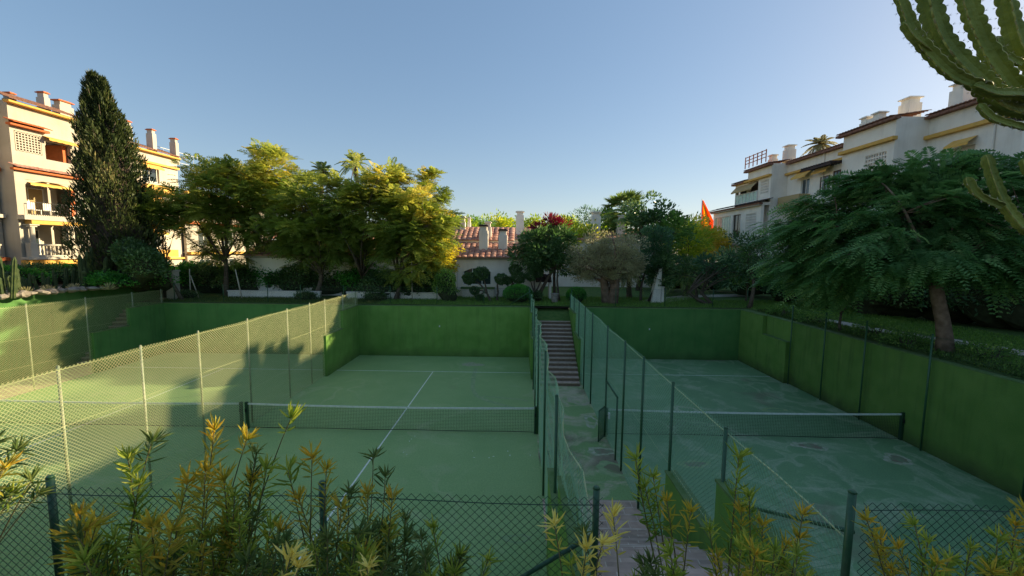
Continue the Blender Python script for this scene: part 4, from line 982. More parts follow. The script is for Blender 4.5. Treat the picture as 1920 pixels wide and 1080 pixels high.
# white tub at the top of the stairs
v = gx(1040, 25.4, 3.02)
o = empty('plant_tub', v, 0, 'white round tub standing at the top of the far stairs', 'tub')
MB().tube([(0, 0, 0), (0, 0, .12), (0, 0, .5), (0, 0, .56)], [.18, .20, .24, .25], 20, cap=True).build('tub_body', M['stone'], o, True)
MB().tube([(0, 0, .555), (0, 0, .59)], [.27, .26], 20).build('rim', M['stone'], o)
# low white wall behind the garden fence
for a, b_, lb in ((428, 600, 'low white wall at the foot of the trees, its left stretch'), (650, 830, 'low white wall at the foot of the trees, nearer the house')):
    p, q = gx(a, 26.3), gx(b_, 26.3)
    o = empty('low_wall', p, 0, lb, 'wall'); bevel(MB().box(0, q.x-p.x, 0, .25, 0, .42).build('wall_face', M['white'], o), .015)
    bevel(MB().box(-.03, q.x-p.x+.03, -.03, .28, .42, .48).build('coping', M['white'], o), .01)
# white pillar by the cypress
v = gx(327, 25.0)
o = empty('gate_pillar', v, 0, 'white square pillar standing right of the cypress', 'pillar')
bevel(MB().box(-.24, .24, -.24, .24, 0, 1.75).build('shaft', M['cream_light'], o), .01); bevel(MB().box(-.29, .29, -.29, .29, 1.75, 1.85).build('cap', M['cream_light'], o), .01)
# stake poles
for px, Z, h, lx_, lb in ((358, 25.5, 1.9, .05, 'thin pale stake upright beside the white pillar'), (455, 25.5, 1.9, -.35, 'thin pale stake leaning left behind the garden fence'), (375, 25.5, 1.5, -.5, 'short slanting stake behind the garden fence'), (773, 25.8, 2.6, 0, 'slim grey pole before the yellow tree')):
    v = gx(px, Z); o = MB().tube([(0, 0, -.1), (lx_, 0, h)], [.035, .028], 8).build('stake', M['path'], None, True); o.location = v; tag(o, lb, 'pole')

# flag
v = at(1314, 425, 46); bz = 3.0
o = empty('flagpole', (v.x, v.y, bz), 0, 'red and yellow flag hanging on a slim pole beyond the trees', 'flag')
top = at(1314, 373, 46).z-bz
MB().tube([(0, 0, 0), (0, 0, top)], [.06, .035], 8).build('pole', M['frame'], o, True)
fl = MB(); nu, nv = 12, 10; H = 3.2
for j in range(nv+1):
    for i in range(nu+1):
        u, t = i/nu, j/nv; wd = .14+1.75*(t**1.0); x = u*wd+.03; z = top-.15-H*t*(1-.05*u)-.9*(1-t)*u*0-.35*u*t; yy = .12*math.sin(u*9+t*2)*u
        fl.v.append((x, yy, z))
for j in range(nv):
    for i in range(nu):
        a = j*(nu+1)+i; fl.f.append((a, a+1, a+nu+2, a+nu+1)); u = (i+.5)/nu; fl.mi.append(1 if .28 < u < .62 else 0)
fl.build('flag_cloth', [M['flag_red'], M['flag_yellow']], o, True)

# ------------------------------------------------------------------ trees and plants
def TR(name, tpx, Z, cpx, cpy, rx, rz, label, cat='tree', z0=3.0, ry=None, **k):
    b = gx(tpx, Z, z0); c = at(cpx, cpy, Z)-b; s = Z/FPX
    return tree(name, b, label, cat, crown_c=(c.x, c.y, c.z), crown_r=(rx*s, ry if ry else max(1.0, rx*s*.75), rz*s), **k)
GT = 'feathery trees in a row beyond the far wall'
ft = dict(kind='frond', leaf=(.60, 6, .25, .085), clump_r=.85, mats=('feather',), topmat='feather_gold', group=GT, per=38, zmin=-1, trunk_r=.13)
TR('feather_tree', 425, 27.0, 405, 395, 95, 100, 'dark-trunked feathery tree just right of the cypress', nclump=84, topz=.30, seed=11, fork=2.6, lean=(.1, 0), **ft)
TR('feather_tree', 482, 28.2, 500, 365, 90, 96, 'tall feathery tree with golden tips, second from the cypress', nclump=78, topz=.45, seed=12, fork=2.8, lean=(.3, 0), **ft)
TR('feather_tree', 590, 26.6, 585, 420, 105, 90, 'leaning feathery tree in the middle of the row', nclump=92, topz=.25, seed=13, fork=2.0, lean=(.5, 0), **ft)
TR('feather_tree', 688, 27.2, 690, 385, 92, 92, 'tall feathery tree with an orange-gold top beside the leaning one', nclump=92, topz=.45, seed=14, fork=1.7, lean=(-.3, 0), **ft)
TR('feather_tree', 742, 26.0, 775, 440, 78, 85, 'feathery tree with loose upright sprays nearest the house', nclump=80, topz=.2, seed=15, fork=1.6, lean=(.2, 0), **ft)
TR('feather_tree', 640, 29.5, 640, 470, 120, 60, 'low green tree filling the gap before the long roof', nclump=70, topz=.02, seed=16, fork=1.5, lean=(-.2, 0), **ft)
# loose sprays that stand out of the tops of the row
TR('feather_tree', 470, 29.0, 462, 320, 40, 50, 'slender feathery tree rising above its neighbours left of centre', nclump=14, topz=.7, seed=17, fork=4.2, **{**ft, 'clump_r': .62, 'trunk_r': .08})
TR('feather_tree', 760, 28.2, 800, 360, 45, 48, 'slender feathery tree leaning right over the yellow tree', nclump=14, topz=.3, seed=18, fork=4.0, lean=(.6, 0), **{**ft, 'clump_r': .62, 'trunk_r': .08})
TR('feather_tree', 345, 24.6, 288, 398, 52, 36, 'small olive-green tree reaching left over the cypress foot', nclump=16, topz=.3, seed=19, fork=2.6, lean=(-.9, 0), **{**ft, 'clump_r': .6, 'trunk_r': .08})
TR('golden_tree', 812, 27.4, 815, 452, 40, 70, 'bright yellow hanging tree left of the white house', nclump=46, clump_r=.55, kind='diamond', per=150, leaf=(.16, 0, 0, .09), mats=('gold',), seed=21, fork=1.5, trunk_r=.08, zmin=-1)
# cypress
def cypress():
    b = gx(238, 23.5, 4.0); rng = np.random.default_rng(5); H = at(180, 140, 23.5).z-4.0
    o = empty('cypress_tree', b, 0, 'tall dark cypress in front of the sunlit apartments', 'tree')
    n = 30000
    t = rng.random(n)**.82; prof = np.interp(t, [0, .06, .25, .45, .7, .88, 1], [1.35, 1.80, 1.88, 1.62, 1.12, .58, .08])
    ang = rng.random(n)*2*np.pi
    lump = 1.02+.15*np.sin(3*ang+t*9)+.15*np.sin(7*ang-t*23+1)+.13*np.sin(11*ang+t*47)+.10*np.sin(t*33+2*ang)
    r = prof*lump*(1-.45*rng.random(n)**2.0)*.93
    lean = -.95*t**1.1*(1-.12*t)
    fork_ = np.where(t > .90, np.where(rng.random(n) < .45, .34, -.16), 0)*np.clip((t-.90)/.07, 0, 1)
    P = np.stack([np.cos(ang)*r+lean+fork_, np.sin(ang)*r, t*H*.985+.15-np.where(fork_ > 0, .25, 0)], 1)
    D = np.stack([np.cos(ang)*.42, np.sin(ang)*.42, np.full(n, 1.0)], 1)+rng.normal(size=(n, 3))*.22
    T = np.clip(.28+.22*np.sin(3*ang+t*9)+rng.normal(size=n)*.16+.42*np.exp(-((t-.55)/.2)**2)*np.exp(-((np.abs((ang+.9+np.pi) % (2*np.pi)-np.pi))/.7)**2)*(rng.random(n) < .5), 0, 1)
    V, F, T = diamonds(P, D, .12+.26*rng.random(n)**1.5, .07, T, rng)
    arr_mesh('crown', V, F, M['cypress'], T, None, o)
    mb = MB(); mb.tube([(0, 0, -.1), (-.2, 0, H*.3), (-.5, 0, H*.6), (-.8, 0, H*.95)], [.28, .22, .14, .03], 9)
    for k in range(60):
        tt = .05+.85*k/60; a = k*2.4; rr = float(np.interp(tt, [0, .06, .25, .45, .7, .88, 1], [1.5, 2.1, 2.2, 1.9, 1.3, .75, .2]))*.85
        lx = -.95*tt**1.1*(1-.12*tt); mb.tube([(lx*.7, 0, tt*H-.5), (lx+math.cos(a)*rr*.6, math.sin(a)*rr*.6, tt*H), (lx+math.cos(a)*rr, math.sin(a)*rr, tt*H+.7)], [.05, .035, .012], 5)
    mb.build('trunk', M['bark'], o, True)
    # thin dark core of old twigs keeps the column closed
    mb = MB(); zs = [0, .06, .25, .45, .7, .88, .97]; rs = [.8, 1.2, 1.25, 1.05, .7, .34, .06]
    mb.tube([(-.95*q**1.1*(1-.12*q), 0, q*H) for q in zs], rs, 14); mb.build('inner_twigs', M['bark_dark'], o)
cypress()
blob_shrub('shrub', gx(268, 22.6, 4.0), (1.0, 1.0, 1.35), 'dark rounded shrub at the right foot of the cypress', n=3800, leaf=(.16, .09), m='deep', seed=31)
blob_shrub('shrub', gx(285, 24.5, 3.5), (1.2, 1.0, 1.0), 'low dark hedge shrub between cypress and white pillar', n=3000, leaf=(.13, .08), m='hedge', seed=32)
# hedge run behind the garden fence
GH = 'dark hedge shrubs behind the garden fence'
hp = [(345, 28.4, 1.3, 1.3), (400, 28.6, 1.5, 1.3), (455, 28.2, 1.5, 1.2), (510, 28.6, 1.6, 1.3), (565, 28.2, 1.5, 1.25), (620, 28.5, 1.6, 1.2), (675, 28.2, 1.5, 1.2), (728, 27.2, 1.5, 1.05), (780, 27.0, 1.4, 1.0)]
wd_ = ['beside the white pillar', 'behind the slanting stakes', 'left of the second feathery trunk', 'under the tall golden-tipped tree', 'left of the leaning trunk', 'right of the leaning trunk', 'under the orange-gold crown', 'under the sparse upright sprays', 'under the yellow tree']
for i, (px, Z, rx, rz) in enumerate(hp):
    blob_shrub('hedge_shrub', gx(px, Z), (rx*1.18, 1.0, rz*.88), 'dark leafy hedge shrub '+wd_[i], 'shrub', GH, n=3600, leaf=(.15, .09), m='deep' if i % 3 else 'hedge', seed=40+i)
blob_shrub('shrub', gx(838, 25.6), (.75, .7, 1.0), 'bushy green shrub against the left end of the white house', n=2400, leaf=(.12, .07), m='mid', seed=55, core=True)
for i, (px, w_) in enumerate(((350, 'left of the garden fence trees'), (575, 'at the foot of the leaning tree'), (705, 'between the two right trunks'))):
    blob_shrub('ground_plant', gx(px, 25.4), (.8, .3, .28), 'low flowering bed plant '+w_, 'plant', None, n=900, leaf=(.09, .05), m='deep', seed=60+i)

# topiary by the house
def topiary(px, Z, balls, label, seed, lean=0.0):
    rng = np.random.default_rng(seed); b = gx(px, Z); o = empty('topiary_tree', b, 0, label, 'topiary', 'clipped cloud trees by the white house')
    mb = MB(); parts = []; s = Z/FPX; fork = np.array([lean, 0, .55])
    mb.tube(bend((0, 0, -.1), fork, 0, rng, 4, .12), [.10, .08, .075, .07, .065], 8)
    for (bx, by, r) in balls:
        c = np.array(at(bx, by, Z)-b); c[1] = rng.normal()*.12; r = r*s
        mb.tube(bend(fork, c, .05, rng, 5, .10), [.062, .055, .05, .04, .03, .02], 7)
        n = int(1500*(r/.4)**2)+300; d = rdir(n, rng); P = c+d*(r*(1-.25*rng.random((n, 1))**1.5)*(1+.08*np.sin(7*d[:, :1]+d[:, 2:]*5)))*np.array([1, 1, .85])
        parts.append(diamonds(P, d*.6+rdir(n, rng), .085, .05, np.clip(rng.normal(size=n)*.25+.35, 0, 1), rng))
    mb.build('trunk', M['bark'], o, True); V, F, T, _ = merge(parts); arr_mesh('crown', V, F, M['deep'], T, None, o)
topiary(922, 25.6, [(880, 522, 13), (903, 512, 14), (890, 545, 9), (900, 558, 8)], 'many-headed clipped tree before the arched window', 71, -.3)
topiary(934, 25.9, [(940, 523, 12)], 'single-ball clipped tree right of the window', 72, .0)
topiary(953, 26.2, [(966, 506, 12), (972, 520, 13), (952, 526, 8)], 'double-ball clipped tree between the window and the round hedge', 73, .1)
topiary(1003, 26.0, [(995, 518, 10), (1010, 512, 9), (1000, 500, 11)], 'thin-stemmed clipped tree above the round hedge', 74, .0)
blob_shrub('ball_hedge', gx(971, 25.2), (.95, .8, .62), 'round clipped hedge left of the far stairs', n=6000, leaf=(.07, .04), m='hedge', seed=81, lump=.05)
blob_shrub('ball_hedge', gx(1080, 25.3), (.62, .6, .55), 'smaller round clipped hedge right of the far stairs', n=4000, leaf=(.07, .04), m='hedge', seed=82, lump=.05)
blob_shrub('shrub', gx(1004, 25.9), (.5, .5, .35), 'small dark shrub behind the clipped hedge and leaning trunk', n=900, leaf=(.08, .05), m='deep', seed=83)

# centre trees
TR('broadleaf_tree', 1005, 26.6, 1020, 470, 62, 46, 'glossy dark broadleaf tree leaning over the far stairs', nclump=70, clump_r=.55, kind='diamond', per=110, leaf=(.24, 0, 0, .09), mats=('deep',), seed=91, zmin=-1, fork=2.2, lean=(1.2, 0), trunk_r=.10, bark='bark', tints=(.2, .9))
TR('broadleaf_tree', 1049, 26.2, 1052, 478, 26, 42, 'slim dark tree beside the top of the stairs', nclump=18, clump_r=.5, kind='diamond', per=80, leaf=(.2, 0, 0, .08), mats=('deep',), seed=92, fork=2.6, trunk_r=.06)
TR('flowering_shrub', 1040, 27.8, 1036, 430, 36, 20, 'tree with dark red flower sprays above the broadleaf tree', nclump=16, clump_r=.5, kind='blade', per=60, leaf=(.34, 0, 0, .07), mats=('mid',), topmat='red', topz=.3, seed=93, fork=3.6, trunk_r=.08)
TR('olive_tree', 1143, 25.6, 1143, 486, 74, 52, 'old olive tree with dusty grey-brown crown and thick split trunk', nclump=84, clump_r=.62, kind='diamond', per=300, leaf=(.14, 0, 0, .045), mats=('olive',), seed=294, zmin=-1, fork=1.7, trunk_r=.27, trunks=3, bark='bark_red', tints=(.1, .9), limbs=16)
TR('broadleaf_tree', 1202, 26.6, 1226, 478, 36, 52, 'dense blue-green tree right of the olive tree', nclump=32, clump_r=.55, kind='diamond', per=130, leaf=(.18, 0, 0, .08), mats=('teal',), seed=95, fork=2.3, trunk_r=.07, lean=(.3, 0))
TR('broadleaf_tree', 1215, 26.2, 1238, 500, 26, 40, 'dark tree with a leaning trunk beside the white wall end', nclump=20, clump_r=.5, kind='diamond', per=120, leaf=(.18, 0, 0, .08), mats=('deep',), seed=96, fork=1.8, trunk_r=.09, lean=(.6, 0), bark='bark_dark')
TR('broadleaf_tree', 1195, 34.0, 1222, 412, 52, 44, 'round-topped dark tree standing behind the palm', nclump=34, clump_r=.8, kind='diamond', per=90, leaf=(.30, 0, 0, .15), mats=('deep',), seed=97, fork=5, trunk_r=.12, tints=(.1, 1))
TR('broadleaf_tree', 1250, 33.0, 1262, 435, 34, 34, 'smaller round tree stepping down right of the round-topped one', nclump=20, clump_r=.75, kind='diamond', per=80, leaf=(.28, 0, 0, .14), mats=('mid',), seed=98, fork=4, trunk_r=.10)
TR('broadleaf_tree', 1108, 42.0, 1105, 415, 26, 26, 'faint bluish tree far behind the olive tree', nclump=18, clump_r=.9, kind='diamond', per=60, leaf=(.28, 0, 0, .10), mats=('blue',), seed=99, fork=6, trunk_r=.12)
bgp = [(860, 44, 30, 18, 'lime'), (890, 46, 36, 22, 'mid'), (925, 48, 34, 26, 'lime'), (955, 50, 30, 22, 'mid'), (1000, 47, 36, 26, 'lime'), (1062, 46, 34, 24, 'lime'), (1085, 38, 40, 42, 'lime'), (1150, 40, 44, 46, 'mid'), (1280, 42, 40, 36, 'mid'), (1305, 40, 32, 34, 'gold'), (1335, 42, 28, 28, 'gold'), (1350, 50, 40, 36, 'mid'), (1290, 36, 40, 40, 'lime')]
wd_ = ['left of the house chimneys', 'behind the leftmost house chimneys', 'between the two hooded chimneys', 'behind the lone tall chimney', 'right of the lone tall chimney', 'above the red-flowered tree', 'behind the dusty olive crown', 'below the fan palm', 'left of the flag', 'glowing below the flag', 'glowing between flag and apartments', 'beside the far end of the apartments', 'behind the blue-green tree']
cy_l = [430, 430, 428, 434, 436, 430, 455, 438, 438, 445, 458, 456, 462]
colw = {'lime': 'yellow-green', 'mid': 'green', 'gold': 'golden'}
for i, (px, Z, rx, rz, mm) in enumerate(bgp):
    TR('distant_tree', px, Z, px, cy_l[i], rx, rz, colw[mm]+' distant tree '+wd_[i], nclump=26, clump_r=1.0, kind='diamond', per=105, leaf=(.30, 0, 0, .13), mats=(mm,), seed=110+i, fork=3, trunk_r=.12, group='distant trees on the skyline', zmin=-1, tints=(0, 1))

# palms
def palm(base, h, fr, nf, label, name='palm_tree', lean=(0, 0), seed=1, m='palm', fan=False, trunk_r=.16):
    rng = np.random.default_rng(seed); o = empty(name, base, 0, label, 'palm')
    mb = MB(); pts = bend((0, 0, -.1), (lean[0], lean[1], h), 0, rng, 8, .02)
    mb.tube(pts, [trunk_r*(1.25-.35*i/8)*(1+.06*(i % 2)) for i in range(9)], 10); mb.build('trunk', M['bark'], o, True)
    parts = []; rach = MB(); top = np.array([lean[0], lean[1], h])
    for i in range(nf):
        a = i*2.399+rng.random()*.4; el = 1.25-1.75*(i/nf)+rng.normal()*.08; L = fr*(.8+.3*rng.random())
        d = np.array([math.cos(a)*math.cos(el), math.sin(a)*math.cos(el), math.sin(el)]); P = []
        k = 9
        for j in range(k+1):
            t = j/k; p = top+d*L*t; p[2] -= L*.55*t*t*(1.1-.4*math.sin(el)); P.append(p)
        P = np.array(P); rach.tube([tuple(p) for p in (P if not fan else P[:6])], [.03*(1-.09*j) for j in range(k+1)][:len(P if not fan else P[:6])], 4)
        if fan:
            c = P[5]; dd = nrm(P[6]-P[4]); n = 22; sd = nrm(np.cross(dd, [0, 0, 1.])); th = np.linspace(-1.75, 1.75, n)
            D = dd*np.cos(th)[:, None]+sd*np.sin(th)[:, None]+rng.normal(size=(n, 3))*.05; D[:, 2] -= .12*np.abs(th)
            parts.append(diamonds(np.repeat(c[None], n, 0), D, L*.42, .10*fr, np.clip(.4+rng.normal(size=n)*.2, 0, 1), rng, roll=np.repeat(np.cross(dd, sd)[None], n, 0)))
        else:
            n = 44; t = np.linspace(.12, 1, n); pp_ = np.stack([np.interp(t*k, range(k+1), P[:, q]) for q in range(3)], 1); dd = nrm(np.gradient(pp_, axis=0)); sd = nrm(np.cross(dd, [0, 0, 1.0]))
            for sg in (1, -1):
                D = sd*sg+dd*.7+np.array([0, 0, -.25]); parts.append(diamonds(pp_, D, L*.24*np.sin(np.pi*(.15+.8*t)), .05, np.clip(.45+rng.normal(size=n)*.2, 0, 1), rng))
    V, F, T, _ = merge(parts); arr_mesh('fronds', V, F, M[m], T, None, o); rach.build('leaf_stalks', M['stem_pale'], o)
    return o
v = gx(1163, 40); palm(v, at(1163, 392, 40).z-3, 2.7, 36, 'fan palm rising above the olive tree', 'fan_palm', seed=3, fan=True)
v = at(1524, 290, 34.5); palm((v.x+.5, v.y, 14.2), at(1524, 270, 34.5).z-14.2, 1.35, 30, 'small potted palm on the roof of the right apartments', lean=(-.0, 0), seed=4, m='olive', trunk_r=.12)
v = gx(612, 33); palm(v, at(612, 322, 33).z-3, 1.5, 22, 'dark palm top showing between the feathery crowns', seed=5)
v = gx(672, 34); palm(v, at(672, 305, 34).z-3, 1.6, 22, 'dark palm behind the orange-gold crown', seed=6)
v = gx(1285, 30); palm(v, 1.6, 2.2, 30, 'low arching palm on the lawn below the flag', seed=7, m='palm')
v = gx(1180, 28.5); palm(v, 2.0, 1.6, 24, 'short palm behind the olive trunk', seed=8)

# right garden
TR('frangipani_tree', 1345, 25.5, 1365, 505, 56, 36, 'frangipani with forked pale trunk on the lawn edge', nclump=32, clump_r=.5, kind='diamond', per=65, leaf=(.24, 0, 0, .08), mats=('teal',), seed=131, fork=.8, trunk_r=.10, trunks=2, tints=(.1, .9), limbs=12)
TR('frangipani_tree', 1309, 26.5, 1300, 500, 40, 26, 'slim straight tree left of the forked frangipani', nclump=20, clump_r=.5, kind='diamond', per=60, leaf=(.22, 0, 0, .08), mats=('deep',), seed=132, fork=1.9, trunk_r=.07)
TR('broadleaf_tree', 1405, 24.0, 1415, 478, 48, 46, 'straight grey-trunked tree at the corner of the right court', nclump=30, clump_r=.55, kind='diamond', per=75, leaf=(.20, 0, 0, .08), mats=('deep',), seed=133, fork=2.3, trunk_r=.09, tints=(.2, 1))
TR('broadleaf_tree', 1398, 27.0, 1398, 505, 44, 40, 'bushy tree behind the corner of the right court', nclump=24, clump_r=.55, kind='diamond', per=80, leaf=(.20, 0, 0, .09), mats=('mid',), seed=134, fork=1.4, trunk_r=.07)
# back hedge along the foot of the right apartments
GR = 'dark shrubs along the foot of the right apartments'
hp = [(1262, 33.5, 2.0, 1.5, 'behind the white wall end'), (1340, 33.5, 2.2, 1.6, 'behind the frangipani'), (1415, 30, 2.0, 1.6, 'behind the corner tree'), (1480, 27, 1.9, 1.5, 'left of the big tree'), (1548, 24.5, 1.9, 1.7, 'under the left edge of the big tree'), (1625, 22.5, 2.0, 1.9, 'under the middle of the big tree'), (1700, 20.8, 2.0, 2.0, 'left behind the big trunk'), (1790, 19.8, 2.1, 2.1, 'right behind the big trunk'), (1880, 18.6, 2.2, 2.2, 'near the right edge under the big tree'), (1990, 17.2, 2.3, 2.4, 'beyond the right edge below the cactus')]
for i, (px, Z, rx, rz, w_) in enumerate(hp):
    blob_shrub('hedge_shrub', gx(px, Z), (rx, 1.4, rz*.8), 'dark shrub '+w_, 'shrub', GR, n=4200, leaf=(.20, .09), m='teal' if i % 2 else 'deep', seed=140+i)
# big feathery tree
b = gx(1766, 13.6); b.x = max(b.x, XE+.75)
big = dict(kind='frond', per=30, leaf=(.58, 10, .20, .034), mats=('feather_dark',), bark='bark_red', tints=(.05, .95))
def bigtree():
    c0 = np.array(at(1745, 450, 15.0)-b)
    rng = np.random.default_rng(77)
    o = empty('jacaranda_tree', b, 0, 'large dark green feathery tree overhanging the right garden', 'tree')
    tops = []
    # dome of clumps fitted to a broad umbrella outline
    lobes = [(1600, 430, 15.5, 110, 95, 46), (1700, 400, 15.0, 110, 95, 60), (1810, 390, 14.5, 110, 95, 60), (1905, 400, 13.5, 100, 110, 50), (1560, 500, 16.0, 80, 60, 34), (1690, 480, 13.6, 120, 46, 46), (1830, 475, 13.4, 110, 46, 42), (1510, 430, 17.0, 66, 50, 34), (1505, 500, 17.0, 56, 50, 24), (1900, 480, 12.9, 70, 60, 26), (1760, 330, 15.5, 90, 34, 26), (1980, 440, 12.5, 90, 80, 34), (1870, 330, 14.5, 60, 30, 18), (1620, 350, 16, 60, 25, 14)]
    cs = []
    for (px, py, Z, rx, rz, n) in lobes:
        s = Z/FPX; c = np.array(at(px, py, Z)-b); cs.append(clump_centres(n, (rx*s, 1.9, rz*s), rng, .5)+c)
    C_ = np.concatenate(cs); parts = []
    mb = MB(); fork = np.array([-.35, .1, 2.3])
    mb.tube([(.12, 0, -.15), (.05, 0, .5), (-.08, 0, 1.1), (-.22, .05, 1.7), (-.35, .1, 2.3)], [.27, .215, .19, .18, .18], 12)
    ends = []
    for e in C_[rng.permutation(len(C_))[:34]]:
        pts = bend(fork, e, .12, rng, 7, .05); mb.tube(pts, [.075*(1-.13*i) for i in range(8)], 6); ends.append(pts)
    for c in C_:
        best = min((p for pts in ends for p in pts[2:]), key=lambda p: np.linalg.norm(p-c))
        if np.linalg.norm(best-c) > .15: mb.tube(bend(best, c, .05, rng, 3, .06), [.03, .022, .016, .006], 4)
    mb.build('trunk', M['bark_red'], o, True)
    cc = C_.mean(0)
    for c in C_:
        n = int(17*(.7+.6*rng.random())); d = rdir(n, rng); P = c+d*rng.random((n, 1))**.5*np.array([.65, .65, .34])
        out = nrm((c-cc)*np.array([1, 1, .5])); D = d*np.array([.8, .8, .25])+out*.8+np.array([0, 0, -.05]); ct = rng.random()
        parts.append(fronds(P-nrm(D)*.3, D, .70*(.65+.6*rng.random(n)), 9, .23, .066, np.clip(ct*.55+.55*rng.random(n)**1.6, 0, 1), .42, rng))
    V, F, T, _ = merge(parts); arr_mesh('crown', V, F, M['feather_dark'], T, None, o)
bigtree()
TR('weeping_shrub', 1575, 17.2, 1570, 540, 46, 40, 'drooping light green shrub at the left foot of the big tree', z0=3.0, nclump=22, clump_r=.45, kind='frond', per=26, leaf=(.4, 7, .13, .03), mats=('feather_dark',), seed=151, fork=.8, trunk_r=.05)
for i, (px, Z, w_) in enumerate(((1440, 21.5, 'at the far corner of the retaining wall'), (1500, 19.0, 'where the garden path begins'), (1640, 16.5, 'beside the path left of the big trunk'), (1850, 12.9, 'right of the big trunk at the wall top'), (1700, 14.6, 'by the wall just left of the big trunk'))):
    v = gx(px, Z); v.x = max(v.x, XE+.8)
    blob_shrub('ground_plant', v, (.8, .5, .26), 'low leafy plant '+w_, 'plant', None, n=900, leaf=(.09, .04), m='mid', seed=160+i, core=False)
# grass blades
def grass(name, x0, x1, y0, y1, n, z, m='grass_blade', h=.09, seed=1):
    rng = np.random.default_rng(seed); P = np.stack([x0+(x1-x0)*rng.random(n), y0+(y1-y0)*rng.random(n)**1.0, np.full(n, z)], 1)
    a, b = PATH[:-1], PATH[1:]; ok = np.ones(n, bool)
    for p, q in zip(a, b):
        d = q-p; t = np.clip(((P[:, :2]-p)@d)/(d@d), 0, 1); ok &= np.linalg.norm(P[:, :2]-(p+t[:, None]*d), axis=1) > .56
    P = P[ok]; n = len(P)
    D = rng.normal(size=(n, 3))*.35; D[:, 2] = 1
    V, F, T = diamonds(P, D, h*(.5+rng.random(n)), .022, rng.random(n), rng)
    o = arr_mesh(name, V, F, M[m], T); o['kind'] = 'stuff'; return o
grass('grass', XE+.4, 24, -8, 14, 42000, 3.02, h=.11, seed=2)
grass('grass', -4, 17.6, 10.35, 15, 26000, 3.02, h=.12, seed=3)
grass('grass', -18, -4, 10.35, 13, 10000, 3.02, 'shrub_dark', h=.12, seed=4)
# leaf litter and low ground cover along the top of the right wall
rng = np.random.default_rng(9); n = 9000
P = np.stack([XE+.3+rng.random(n)**1.3*1.3, -9.5+rng.random(n)*19, 3.0+rng.random(n)*.10], 1)
V, F, T = diamonds(P, rdir(n, rng)+np.array([0, 0, .5]), .10, .045, rng.random(n)*.6, rng); arr_mesh('ground_cover', V, F, M['shrub_dark'], T)['kind'] = 'stuff'
n = 5000
P = np.stack([XG-.2-rng.random(n)*2.4, -9+rng.random(n)*21, 4.03+rng.random(n)*.05], 1)
V, F, T = diamonds(P, rdir(n, rng)+np.array([0, 0, .3]), .06, .04, rng.random(n), rng); arr_mesh('leaf_litter', V, F, M['litter'], T)['kind'] = 'stuff'

# cactus garden on the left terrace
def column_cactus(v, stems, h, r, label, seed, name='column_cactus', group='cacti on the white gravel terrace'):
    rng = np.random.default_rng(seed); o = empty(name, v, 0, label, 'cactus', group); mb = MB()
    for i in range(stems):
        a = rng.random()*6.28; d = .16*math.sqrt(i)*1.3; x0, y0 = math.cos(a)*d, math.sin(a)*d; hh = h*(1-.5*rng.random()*(i > 0)); k = 10; rib = 7; vs = []
        for j in range(k+1):
            t = j/k; rr = r*(1-.1*t) if t < .9 else r*.9*math.sqrt(max(0.02, 1-((t-.9)/.1)**2)); rr *= 1+.08*math.sin(j*2.2+i)
            for q in range(rib*2):
                an = math.pi*q/rib; r2 = rr*(1.0 if q % 2 else .72); vs.append((x0*(1+.6*t)+math.cos(an)*r2, y0*(1+.6*t)+math.sin(an)*r2, -.05+hh*t))
        n = rib*2
        mb.add(vs, [(j*n+q, j*n+(q+1) % n, (j+1)*n+(q+1) % n, (j+1)*n+q) for j in range(k) for q in range(n)]+[tuple(k*n+q for q in range(n))])
    mb.build('stems', M['cactus_col'], o)
cl = [(8, 17.5, 5, 1.9, .10, 'tall clump of column cacti at the left edge'), (36, 18.5, 3, 1.35, .12, 'stout three-stemmed cactus near the left edge'), (60, 20, 4, .95, .07, 'short thin-stemmed cactus left of the middle'), (84, 20.5, 5, 1.0, .07, 'slender many-stemmed cactus on the gravel'), (104, 21, 3, 1.1, .07, 'slender three-stemmed cactus on the gravel'), (128, 21.6, 3, 1.2, .10, 'thick cactus left of the tall pair'), (156, 21.2, 2, 1.9, .11, 'tall brownish cactus pair before the balcony'), (178, 21.8, 9, 2.3, .09, 'large bundle of column cacti at the cypress foot'), (192, 22.4, 6, 2.0, .09, 'second bundle of column cacti touching the cypress')]
for i, (px, Z, s_n, h, r, lb) in enumerate(cl): column_cactus(gx(px, Z, 4.0), s_n, h, r, lb, 170+i)
def rock(v, r, label, seed):
    rng = np.random.default_rng(seed); mb = MB(); vs = []; nu, nv = 9, 6; ks = rdir(6, rng)
    for j in range(nv+1):
        for i in range(nu):
            th, p = math.pi*j/nv, 2*math.pi*i/nu; d = np.array([math.sin(th)*math.cos(p), math.sin(th)*math.sin(p), math.cos(th)]); q = r*(1+.22*sum(math.sin(3*d@k+kk) for kk, k in enumerate(ks))/2); vs.append((d[0]*q*1.2, d[1]*q, d[2]*q*.62+r*.3))
    mb.add(vs, [(j*nu+i, j*nu+(i+1) % nu, (j+1)*nu+(i+1) % nu, (j+1)*nu+i) for j in range(nv) for i in range(nu)])
    o = mb.build('garden_rock', M['stone']); o.location = v; tag(o, label, 'rock', 'rocks edging the cactus bed')
wr_ = ['at the left edge of the gravel', 'second from the left edge', 'in front of the stout cactus', 'between the stout and thin cacti', 'below the thin-stemmed cactus', 'left of the many-stemmed cactus', 'below the slender cacti', 'in front of the thick cactus', 'left of the tall brownish pair', 'right of the tall brownish pair', 'in front of the large bundle', 'at the right end of the cactus bed']
for i in range(12): rock(gx(4+i*19, 17.3+i*.42, 4.0), .17+.12*random.random(), 'brown rock '+wr_[i], 190+i)
